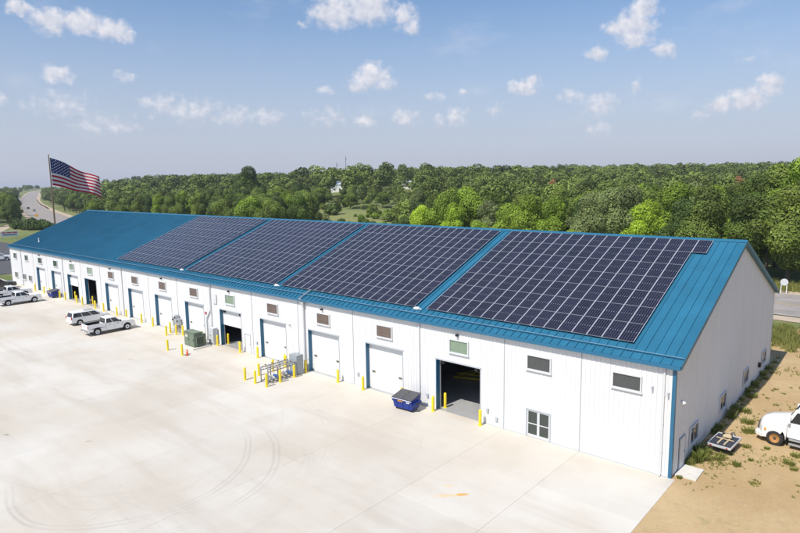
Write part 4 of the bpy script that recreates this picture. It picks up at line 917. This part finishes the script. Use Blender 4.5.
# ------------------------------------------------------------------ trees
def crown_mesh(name, seed, rad, height, n, leaf, m, nl=12, base=.22, upright=1.0):
    """leaf clumps spread over the shells of many lobes; unit: metres, trunk foot at the origin"""
    rg = np.random.default_rng(seed)
    lob = []
    cz = height * (base + 1) / 2; hz = height * (1 - base) / 2
    for i in range(nl):
        for _ in range(30):
            p = rg.uniform(-1, 1, 3)
            if np.linalg.norm(p) < 1: break
        w = 1 - .35 * max(0, p[2])
        c = np.array([p[0] * rad * .82 * w, p[1] * rad * .82 * w, cz + p[2] * hz * .84]); lob.append((c, rad * rg.uniform(.19, .44)))
    lob.append((np.array([0, 0, cz]), rad * .62)); lob.append((np.array([rg.uniform(-.2, .2) * rad, rg.uniform(-.2, .2) * rad, height - rad * .42]), rad * .42))
    C = np.array([l[0] for l in lob]); Rr = np.array([l[1] for l in lob])
    pick = rg.choice(len(lob), size=n * 3, p=Rr ** 2 / (Rr ** 2).sum())
    d = rg.normal(size=(n * 3, 3)); d /= np.linalg.norm(d, axis=1)[:, None]
    P = C[pick] + d * (Rr[pick] * rg.uniform(.78, 1.08, n * 3))[:, None] * np.array([1, 1, upright])
    keep = np.ones(len(P), bool)
    for c, r in lob: keep &= ~(np.linalg.norm((P - c) / np.array([1, 1, upright]), axis=1) < r * .74)
    keep &= (d[:, 2] > -.75) | (rg.random(len(P)) < .3)
    keep &= P[:, 2] > height * base * .55
    P = P[keep][:n]; D = d[keep][:n]; n = len(P)
    nr = D + rg.normal(size=(n, 3)) * .45; nr /= np.linalg.norm(nr, axis=1)[:, None]
    a = np.cross(nr, rg.normal(size=(n, 3))); a /= np.linalg.norm(a, axis=1)[:, None]; b = np.cross(nr, a)
    s = leaf * rg.uniform(.55, 1.25, n)[:, None]
    V = np.stack([P - a * s, P - b * s * .62 + nr * s * .12, P + a * s, P + b * s * .62 + nr * s * .12], 1).reshape(-1, 3)
    F = np.arange(4 * n).reshape(-1, 4)
    me = bpy.data.meshes.new(name); me.from_pydata(V.tolist(), [], F.tolist())
    at = me.attributes.new('tone', 'FLOAT', 'FACE'); lt = rg.uniform(0, 1, len(lob))
    tone = np.clip(lt[pick[keep][:n]] * .72 + rg.uniform(0, .28, n), 0, 1); at.data.foreach_set('value', tone.astype(np.float32))
    me.materials.append(m); return me
def trunk_mesh(name, seed, height, rad):
    rg = random.Random(seed); mb = MB(); p = Vector((0, 0, -.3)); r = .028 * height; k = 4
    for i in range(k):
        q = p + Vector((rg.uniform(-.25, .25), rg.uniform(-.25, .25), height * .62 / k)); mb.tube(p, q, r, r * .8, n=8, cap=(i == 0)); p = q; r *= .8
        if i > 0:
            for _ in range(2):
                an = rg.uniform(0, 6.28); mb.tube(p, p + Vector((math.cos(an) * rad * .6, math.sin(an) * rad * .6, height * .16)), r * .6, r * .15, n=6)
    return mb.mesh(name, bark, smooth=True)
VAR = []
for i, (rad, hgt, nl, lf, up) in enumerate([(5.2, 14, 16, .42, 1.0), (4.4, 15.5, 15, .40, 1.15), (6.0, 14.5, 20, .44, .9), (4.8, 12.5, 13, .40, 1.0), (3.6, 15, 13, .38, 1.25), (5.6, 16, 20, .43, 1.0)]):
    VAR.append((crown_mesh('crown', 40 + i, rad, hgt, 12000, lf * .52, leaf_mid, nl, .16, up), trunk_mesh('trunk', i, hgt, rad), rad, hgt))
BUSH = [crown_mesh('crown', 80 + i, 1.7, 2.4, 900, .2, leaf_mid, 7, .0, 1.0) for i in range(3)]
KIND = {'mid': (leaf_mid, 'mid green broadleaf tree in the woods behind the building', 'mid green trees of the woods'),
        'dark': (leaf_dark, 'dark green broadleaf tree in the woods behind the building', 'dark green trees of the woods'),
        'silver': (leaf_silver, 'pale grey-green tree in the woods behind the building', 'grey-green trees of the woods'),
        'fresh': (leaf_fresh, 'fresh light green tree in the woods behind the building', 'fresh green trees of the woods'),
        'orange': (leaf_orange, 'rust-orange tree standing out on the wooded skyline', 'orange trees on the skyline'),
        'bright': (leaf_bright, 'bright yellow-green tree just behind the solar roof', 'yellow-green trees behind the roof')}
TREES = []
def tree(x, y, v, h, kind, rz, wid=1.0, label=None, z=None, where='behind the solar roof'):
    cm, tm, rad, hgt = VAR[v]; m, lab, grp = KIND[kind]
    if kind in ('mid', 'dark', 'silver', 'fresh'): lab = lab.replace('in the woods behind the building', where); grp = lab + 's'
    t = bpy.data.objects.new('broadleaf_tree', None); COL.objects.link(t); t.location = (x, y, terrain(x, y) if z is None else z); t.rotation_euler = (0, 0, rz); k = h / hgt; t.scale = (k * wid, k * wid, k)
    tag(t, label or lab, 'tree', grp if not label else None)
    c = link('crown', cm, t); c.material_slots[0].link = 'OBJECT'; c.material_slots[0].material = m
    link('trunk', tm, t); TREES.append((x, y)); return t
rt = random.Random(11)
def bearing(x, y):
    d = (x - 10.54) * -.6607 + (y + 36.98) * .7507; l = (x - 10.54) * .7507 + (y + 36.98) * .6607
    return d, 400 + 598 * l / max(d, 1)
def road_dist(x, y):
    b = 1e9
    for (x0, y0), (x1, y1) in zip(HW, HW[1:]):
        dx, dy = x1 - x0, y1 - y0; t = max(0, min(1, ((x - x0) * dx + (y - y0) * dy) / (dx * dx + dy * dy))); b = min(b, math.hypot(x - x0 - t * dx, y - y0 - t * dy))
    return b
# single trees that stand out
SPECIAL = [(455, 150, 1, 13.0, 'bright', .95), (422, 158, 3, 12.5, 'bright', .9), (478, 146, 3, 9, 'fresh', 1.0), (646, 122, 0, 13.5, 'bright', .95), (668, 120, 3, 9.5, 'fresh', .9), (730, 112, 4, 10.5, 'fresh', .6),
           (530, 139, 0, 14.5, 'fresh', 1.05), (512, 142, 2, 13.5, 'fresh', .9), (556, 136, 1, 14.5, 'fresh', 1.0), (590, 131, 5, 15.5, 'silver', 1.0), (612, 132, 2, 17, 'silver', .95), (632, 141, 5, 17, 'silver', .9), (573, 128, 3, 8, 'fresh', 1.0),
           (792, 101, 5, 17.0, 'mid', 1.0), (770, 107, 2, 15.5, 'mid', .95), (745, 110, 1, 15, 'dark', 1.0), (700, 114, 2, 14.5, 'mid', 1.0), (712, 118, 0, 16, 'mid', .95), (684, 117, 5, 14.5, 'dark', .95), (815, 99, 0, 18, 'mid', 1.0), (797, 116, 4, 21.5, 'fresh', .95), (780, 122, 4, 20.5, 'mid', 1.0), (763, 128, 1, 19, 'mid', 1.0), (822, 112, 1, 21, 'mid', 1.0),
           (252, 330, 0, 23.5, 'mid', 1.05), (246, 340, 5, 21, 'dark', 1.0), (452, 640, 0, 18.5, 'orange', .8), (489, 660, 3, 17.5, 'orange', .7), (553, 300, 3, 16, 'orange', .5), (737, 210, 3, 18.8, 'orange', .5),
           (403, 165, 4, 9, 'dark', .45)]
for px, d, v, h, kd, wd in SPECIAL:
    x, y = place(px, d); tree(x, y, v, h, kd, rt.uniform(0, 6.28), wd)
# row beyond the highway and the edge of the wood
MEADOW = []
VIEWS = [(332, 343, 415, 13.6), (404, 419, 425, 15.2)]
def ok(x, y, r):
    return all((x - a) ** 2 + (y - b) ** 2 > r * r for a, b in TREES[-400:])
def zone(px0, px1, d0, d1, spacing, hs, kinds, seed, mass=False, minsep=.62, where=''):
    rg = random.Random(seed); out = []; d = d0
    while d < d1:
        l0 = (px0 - 400) / 598 * d; l1 = (px1 - 400) / 598 * d; l = l0 + rg.uniform(0, spacing)
        while l < l1:
            dd = d + rg.uniform(-.4, .4) * spacing; x = 10.54 - .6607 * dd + .7507 * l; y = -36.98 + .7507 * dd + .6607 * l
            if road_dist(x, y) > 17 and (y > 80 or x < -150): out.append((x, y, rg.choice((0, 1, 2, 3, 5, 4)), rg.uniform(*hs), rg.choice(kinds), rg.uniform(0, 6.28), rg.uniform(.85, 1.12)))
            l += spacing * rg.uniform(.8, 1.25)
        d += spacing * .9
    out = [q for q in out if not any(a < bearing(q[0], q[1])[1] < b and bearing(q[0], q[1])[0] < dh and terrain(q[0], q[1]) + q[3] > 18.3 + (zh - 18.3) * bearing(q[0], q[1])[0] / dh for a, b, dh, zh in VIEWS)]
    if mass: return out
    for q in out:
        if ok(q[0], q[1], spacing * minsep): tree(*q[:2], q[2], q[3], q[4], q[5], q[6], where=where)
M_ = ['mid', 'mid', 'mid', 'dark', 'mid', 'fresh', 'silver']; D_ = ['dark', 'mid', 'dark', 'mid']
zone(408, 830, 100, 185, 8.6, (11.5, 17.5), M_, 1, where='at the edge of the wood behind the solar roof')
zone(95, 316, 205, 300, 8.0, (12, 15.5), ['mid', 'fresh', 'mid', 'dark', 'mid'], 2, where='in the roadside belt between highway and distant wood')
zone(48, 92, 400, 470, 9.5, (11, 17), D_, 3, where='on the bank behind the flag beside the highway'); zone(-14, 19, 290, 400, 9, (10, 16), D_, 4, where='in the clump beyond the dirt track across from the flag')
for px, d, h in ((312, 262, 6), (336, 300, 7.5), (352, 330, 9), (372, 300, 6.5), (384, 330, 9), (362, 262, 4.5), (395, 262, 8), (345, 345, 10), (322, 335, 12), (300, 320, 13), (378, 205, 4.2), (392, 200, 4.8), (365, 210, 3.5), (330, 215, 3.2), (345, 212, 3.6), (384, 232, 4)):
    x, y = place(px, d)
    if h > 8.5: tree(x, y, int(d) % 4, h, 'mid', d, 1.2, None, where='scattered in the open meadow behind the roof')
    else: MEADOW.append((x, y, h))
# the wood beyond reads as one mass
mass = zone(404, 850, 187, 420, 11.5, (11.5, 18.5), M_, 21, True) + zone(405, 850, 420, 860, 17, (13, 21), M_ + D_, 22, True) + zone(90, 405, 385, 860, 15.5, (11.5, 20), M_ + D_, 23, True) + zone(296, 405, 338, 388, 8, (6, 10), M_, 31, True) + zone(90, 300, 300, 385, 11, (12, 14.5), D_, 26, True) + zone(60, 92, 470, 900, 12, (12, 16), D_, 24, True) + zone(-25, 20, 400, 1000, 12, (11, 16), D_, 25, True) + zone(20, 28, 700, 1100, 14, (10, 14), D_, 27, True) + zone(48, 60, 600, 1100, 14, (10, 14), D_, 28, True) + zone(28, 50, 1350, 1700, 22, (11, 15), D_, 29, True)
mass = [q for q in mass if ok(q[0], q[1], 4.5)]
FARV = []
for i, (rad, hgt, nl, up) in enumerate([(5.6, 14.5, 7, .95), (5.2, 15.5, 7, 1.05), (6.2, 15, 9, .9), (4.8, 14.5, 6, 1.05)]):
    FARV.append(crown_mesh('wood_crown', 140 + i, rad, hgt, 1600, .72, leaf_far, nl, .12, up))
def build_wood():
    # one mesh: every tree of the distant wood joined (vertex arrays repeated by numpy)
    VV = []; TT = []; off = 0
    src = []
    for me in FARV:
        v = np.empty(len(me.vertices) * 3, np.float32); me.vertices.foreach_get('co', v); t_ = np.empty(len(me.polygons), np.float32); me.attributes['tone'].data.foreach_get('value', t_); src.append((v.reshape(-1, 4, 3), t_))
    rg = np.random.default_rng(3)
    for (x, y, v, h, kd, rz, wd) in mass:
        vv, tt = src[v % 4]; d, px = bearing(x, y)
        keepn = 620 if d > 520 else (900 if d > 330 else 1500)
        idx = rg.choice(len(tt), keepn, replace=False); q = vv[idx].astype(np.float64); t_ = tt[idx]
        up = q.mean(1)[:, 2] > 4.5; q = q[up]; t_ = t_[up]
        cen = q.mean(1, keepdims=True); q = cen + (q - cen) * (.92 if keepn == 620 else .78 if keepn == 900 else .6)
        k = h / 15; c, s = math.cos(rz), math.sin(rz); z0 = terrain(x, y)
        X = (q[:, :, 0] * c - q[:, :, 1] * s) * k * wd * (1.02 if keepn == 1500 else 1.2) + x; Y = (q[:, :, 0] * s + q[:, :, 1] * c) * k * wd * (1.02 if keepn == 1500 else 1.2) + y; Z = q[:, :, 2] * k + z0
        VV.append(np.stack([X, Y, Z], 2).reshape(-1, 3)); TT.append(np.clip(t_ * .4 + (.6 * rg.random()) + (.25 if kd in ('fresh', 'silver') else -.15 if kd == 'dark' else 0), 0, 1))
    V = np.concatenate(VV); T = np.concatenate(TT); nf = len(T)
    me = bpy.data.meshes.new('distant_wood'); me.vertices.add(len(V)); me.vertices.foreach_set('co', V.astype(np.float32).ravel()); me.loops.add(nf * 4); me.loops.foreach_set('vertex_index', np.arange(nf * 4, dtype=np.int32)); me.polygons.add(nf); me.polygons.foreach_set('loop_start', np.arange(0, nf * 4, 4, dtype=np.int32)); me.update(calc_edges=True)
    at = me.attributes.new('tone', 'FLOAT', 'FACE'); at.data.foreach_set('value', T.astype(np.float32)); me.materials.append(leaf_mat('leaf_wood_mass', (.132, .175, .036), (.134, .177, .036), .1, .7))
    o = link('distant_wood', me); o['kind'] = 'stuff'; tag(o, 'distant wood of green trees covering the rising ground to the skyline', 'wood')
    print('mass trees', len(mass), 'faces', nf, 'individual', len(TREES))
build_wood()
for me in FARV: bpy.data.meshes.remove(me)
# ------------------------------------------------------------------ shrubs and weeds
rw = random.Random(7)
def shrub(x, y, h, kind, lab, grp):
    m = rw.choice(BUSH); t = bpy.data.objects.new('shrub', m); COL.objects.link(t); t.location = (x, y, terrain(x, y)); k = h / 2.4; t.scale = (k, k, k); t.rotation_euler = (0, 0, rw.uniform(0, 6)); t.material_slots[0].link = 'OBJECT'; t.material_slots[0].material = kind; return tag(t, lab, 'shrub', grp)
for i in range(16):
    px = rw.uniform(14, 48); d = rw.uniform(262, 285); x, y = place(px, d); shrub(x, y, rw.uniform(3, 5.2), leaf_dark, 'dark green shrub between the dirt track and the building end', 'shrubs past the building end')
for x, y, h in MEADOW: shrub(x, y, h * .75, leaf_mid if h > 5 else leaf_fresh, 'round green shrub growing in the open meadow behind the roof', 'shrubs in the meadow').scale.x *= 1.4
for i in range(70):
    px = rw.uniform(296, 408); d = rw.choice([rw.uniform(195, 240), rw.uniform(230, 345)]); x, y = place(px, d); shrub(x, y, rw.uniform(1.2, 3.4), rw.choice([leaf_mid, leaf_fresh, leaf_silver]), 'round green shrub growing in the open meadow behind the roof', 'shrubs in the meadow').scale.y *= 1.5
def weed_mesh(seed, n, h, sp):
    rg = random.Random(seed); mb = MB()
    for i in range(n):
        an = rg.uniform(0, 6.283); r = sp * rg.random() ** .7; x = r * math.cos(an); y = r * math.sin(an); l = h * rg.uniform(.5, 1.1); w = rg.uniform(.008, .02) * (1 + h); dx = math.cos(an) * l * rg.uniform(.1, .6); dy = math.sin(an) * l * rg.uniform(.1, .6); ta = rg.uniform(0, 6.28); c = math.cos(ta) * w; s = math.sin(ta) * w
        mb.add([(x - c, y - s, -.02), (x + c, y + s, -.02), (x + dx * .5 - c * 1.2, y + dy * .5 - s * 1.2, l * .65), (x + dx * .5 + c * 1.2, y + dy * .5 + s * 1.2, l * .65), (x + dx, y + dy, l)], [(0, 1, 3, 2), (2, 3, 4)])
    me = mb.mesh('weed_clump', weed_leaf); at = me.attributes.new('tone', 'FLOAT', 'FACE')
    at.data.foreach_set('value', [rg.random() for _ in me.polygons]); return me
WEEDS = [weed_mesh(1, 70, .28, .2), weed_mesh(2, 110, .38, .28), weed_mesh(3, 50, .18, .16), weed_mesh(4, 90, .62, .2)]
def weed(x, y, v, k, lab, grp):
    o = link('weed_clump', WEEDS[v], None, (x, y, -.02), (0, 0, rw.uniform(0, 6))); o.scale = (k * rw.uniform(.8, 1.6), k * rw.uniform(.8, 1.6), k * rw.uniform(.6, 1.0)); tag(o, lab, 'weeds', grp)
for i in range(44):
    y = rw.choice([rw.uniform(2.6, 5.5), rw.uniform(9, 30), rw.uniform(14, 30)]); x = .15 + abs(rw.gauss(0, .35)); weed(x, y, rw.randrange(4), rw.uniform(.6, 1.25), 'clump of green weeds growing along the foot of the gable wall', 'weeds along the gable wall')
for i in range(46):
    x = rw.uniform(1.2, 7.5); y = rw.choice([rw.uniform(3.0, 9.0), rw.uniform(11.5, 30), rw.uniform(13, 24)])
    if 2.4 < x and 8.8 < y < 12.2: continue
    weed(x, y, rw.randrange(3), rw.uniform(.4, .9) if rw.random() < .8 else 1.1, 'small clump of weeds growing in the open sandy lot', 'weeds on the sandy lot')
for x, y, k in ((1.6, 4.6, 1.1), (2.7, 4.4, 1.0), (2.2, 10.6, 1.15), (.9, 4.2, 1.2), (.4, .35, .6), (2.9, 13.4, 1.0), (1.7, 12.4, 1.1)): weed(x, y, 1, k, 'small clump of weeds growing in the open sandy lot', 'weeds on the sandy lot')
mb = MB(); rg = random.Random(9)
def tuft(mb, x, y, z, h, n, sp):
    for i in range(n):
        an = rg.uniform(0, 6.283); r = sp * rg.random(); px = x + r * math.cos(an); py = y + r * math.sin(an); l = h * rg.uniform(.5, 1.1); w = .06 * h + .02; ta = rg.uniform(0, 6.28); c = math.cos(ta) * w; s = math.sin(ta) * w; dx = rg.uniform(-.35, .35) * l; dy = rg.uniform(-.35, .35) * l
        mb.add([(px - c, py - s, z), (px + c, py + s, z), (px + dx, py + dy, z + l)], [(0, 1, 2)])
for i in range(1500):
    x = rg.uniform(-14, 16); y = rg.gauss(41.5, 2.6) if rg.random() < .75 else rg.uniform(37, 49)
    tuft(mb, x, y, -.03, rg.uniform(.35, 1.0), 14, .5)
for i in range(1300):
    x = rg.uniform(-16, 20); y = rg.uniform(75.5, 84); tuft(mb, x, y, -.03, rg.uniform(.5, 1.4), 12, .7)
mw = MB(); cl = [(rg.uniform(.2, 7.5), rg.uniform(1, 32), rg.uniform(.4, 1.6)) for _ in range(26)] + [(.35, y_, .5) for y_ in range(3, 34, 2)] + [(1.2, 4.6, 1.2), (2.2, 4.2, .9), (1.6, 11.5, 1.3), (2.4, 14, 1.2)]
for i in range(1500):
    cx, cy, cs = rg.choice(cl); x = cx + rg.gauss(0, cs * .5); y = cy + rg.gauss(0, cs * .7)
    if x < .12 or (2.3 < x and 8.8 < y < 12.2): continue
    tuft(mw, x, y, -.03, rg.uniform(.05, .2), 7, .1)
me = mw.mesh('ground_weeds', weed_leaf); at = me.attributes.new('tone', 'FLOAT', 'FACE'); at.data.foreach_set('value', [rg.random() for _ in me.polygons])
o = link('ground_weeds', me); o['kind'] = 'stuff'; tag(o, 'low sparse weeds and grass sprinkled over the sandy lot', 'grass')
mp = MB()
for i in range(900):
    x = rg.uniform(.3, 12); y = rg.uniform(-26, 34); r = rg.uniform(.015, .05) * (1 if rg.random() < .95 else 2)
    mp.add([(x - r, y, -.02), (x, y - r, -.02), (x + r * 1.2, y, -.02), (x, y + r, -.02), (x + r * .1, y, r * .8)], [(0, 1, 4), (1, 2, 4), (2, 3, 4), (3, 0, 4)])
o = mp.build('pebbles', mat('pebble', (.36, .29, .21), .9, var=.2, vscale=2, coord='pos')); o['kind'] = 'stuff'; tag(o, 'small pale stones scattered over the sandy lot', 'stones')
me = mb.mesh('verge_grass', weed_leaf); at = me.attributes.new('tone', 'FLOAT', 'FACE'); at.data.foreach_set('value', [rg.random() for _ in me.polygons])
o = link('verge_grass', me); o['kind'] = 'stuff'; tag(o, 'tall green weeds and grass along the road verges behind the building', 'grass')
# ------------------------------------------------------------------ signs, masts and houses far behind
t = thing('round_sign', 'white round sign on two posts by the road behind the gable', 'sign', (-5.5, 73.6, -.05), R(18))
MB().lathe([(0, -.03), (.55, -.03), (.55, .03), (0, .03)], 20, axis='y').build('sign_face', trim_white, t, loc=(0, -.06, 1.85)); [MB().box(s * .38 - .05, s * .38 + .05, -.02, .06, 0, 1.9).build('post', white_paint, t) for s in (-1, 1)]
t = thing('warning_sign', 'yellow diamond warning sign beside the highway', 'sign', (-375, 84.5, 0), R(70))
MB().box(-.05, .05, -.05, .05, 0, 3.4).build('post', galv, t); MB().box(-.75, .75, -.03, .03, -.75, .75).build('sign_face', mat('sign_yellow', (.8, .42, .02), .5), t, loc=(0, -.09, 2.6), rot=(0, R(45), 0))
t = thing('banner_sign', 'white and red roadside banner sign beyond the end of the building', 'sign', (-235, 31.2, 0), R(84))
MB().box(-2.7, 2.7, -.06, .06, 1.4, 3.2).build('sign_face', white_paint, t); [MB().box(x - .08, x + .08, .07, .2, 0, 3.0).build('post', galv, t) for x in (-2.2, 2.2)]
for x0, x1, z0, z1, m in ((-2.4, -1.1, 2.5, 2.9, red_paint), (-.9, .6, 2.5, 2.9, red_paint), (.8, 2.4, 2.5, 2.9, red_paint), (-2.2, 2.2, 1.75, 2.1, blue_paint)): MB().box(x0, x1, -.08, -.063, z0, z1).build('sign_print', m, t)
def house(lab, loc, rz, w, d, h, wall, rf, rise):
    t = thing('house', lab, 'house', loc, rz); MB().box(-w / 2, w / 2, -d / 2, d / 2, -1, h).build('wall', wall, t)
    MB().add([(-w / 2 - .4, -d / 2 - .4, h + .01), (w / 2 + .4, -d / 2 - .4, h + .01), (w / 2 + .4, d / 2 + .4, h + .01), (-w / 2 - .4, d / 2 + .4, h + .01), (-w / 2 - .4, 0, h + rise), (w / 2 + .4, 0, h + rise)], [(0, 1, 5, 4), (2, 3, 4, 5), (1, 2, 5), (3, 0, 4), (0, 3, 2, 1)]).build('roof', rf, t)
    for x in (-w * .3, 0, w * .3): f = MB().box(x - .6, x + .6, -d / 2 - .06, -d / 2 - .003, 1.1, 2.4).build('window', trim_white, t); MB().box(x - .5, x + .5, -d / 2 - .07, -d / 2 - .062, 1.2, 2.3).build('pane', glass, f)
    return t
for lab, px, d, lift, a in (('white house with pale metal roof among the trees below the masts', 337, 420, 0.0, (12, 9, 5, house_white, mat('pale_metal_roof', (.5, .55, .62), .4), 2.5)), ('long white flat-roofed building among the trees on the hill', 411, 430, 0.0, (17, 8, 5, house_white, house_white, .6)), ('small brown house behind the first row of trees', 260, 280, 0, (9, 7, 4.5, brown_wall, grey_roof, 2.4)), ('pinkish brown house in the trees behind the yellow-green tree', 684, 150, 0, (7, 6, 6, mat('pink_wall', (.42, .24, .18), .8), brown_wall, 2.2)), ('white farmhouse by the far bend of the highway', 14.5, 800, 0, (16, 10, 6, house_white, grey_roof, 3))):
    x, y = place(px, d); house(lab, (x, y, terrain(x, y) + lift), R(40), *a)
for lab, px, d, h in (('tall thin grey radio mast on the wooded skyline', 348, 900, 43), ('shorter radio mast beside the tall one on the wooded skyline', 339, 900, 34)):
    x, y = place(px, d); t = thing('radio_mast', lab, 'mast', (x, y, terrain(x, y)))
    MB().tube((0, 0, 0), (0, 0, h), .55, .3, n=6).build('mast', steel_dark, t); MB().box(-.9, .9, -.9, .9, h * .9, h * .96).build('antenna', galv, t); MB().tube((0, 0, h), (0, 0, h + 3), .12, .05, n=5).build('lightning_rod', steel_dark, t)
# guard rail along the bend
gmb, C_ = ribbon(HW, -10.0, -9.7, .2)
t = thing('guard_rail', 'dark steel guard rail along the inside of the highway bend', 'guard rail')
pts = [c for c in C_ if -920 < c.x < -560]; rail = MB(); k = 0
for a, b in zip(pts, pts[1:]):
    tn = (b - a).normalized(); nn = Vector((tn.y, -tn.x, 0)) * 10.2; za = terrain(a.x, a.y) + .3; zb = terrain(b.x, b.y) + .3
    MB().hexa([(a.x + nn.x, a.y + nn.y, za + .4), (b.x + nn.x, b.y + nn.y, zb + .4), (b.x + nn.x * 1.02, b.y + nn.y * 1.02, zb + .4), (a.x + nn.x * 1.02, a.y + nn.y * 1.02, za + .4), (a.x + nn.x, a.y + nn.y, za + .85), (b.x + nn.x, b.y + nn.y, zb + .85), (b.x + nn.x * 1.02, b.y + nn.y * 1.02, zb + .85), (a.x + nn.x * 1.02, a.y + nn.y * 1.02, za + .85)]).build('rail', steel_dark, t)
    MB().box(a.x + nn.x - .1, a.x + nn.x + .1, a.y + nn.y - .35, a.y + nn.y - .1, za - .5, za + .9).build('post', steel_dark, t)

# ------------------------------------------------------------------ air
HAZE_D = .00014
m = bpy.data.materials.new('haze'); m.use_nodes = True; nt = m.node_tree; nt.nodes.clear(); pv = nt.nodes.new('ShaderNodeVolumePrincipled'); pv.inputs['Color'].default_value = (.86, .91, 1, 1); pv.inputs['Density'].default_value = HAZE_D; pv.inputs['Anisotropy'].default_value = .2
om = nt.nodes.new('ShaderNodeOutputMaterial'); nt.links.new(pv.outputs[0], om.inputs['Volume'])
o = MB().box(-9500, 9500, -9500, 9500, -2, 75).build('haze', m); o['kind'] = 'stuff'; tag(o, 'thin pale summer haze filling the air over the landscape', 'haze')
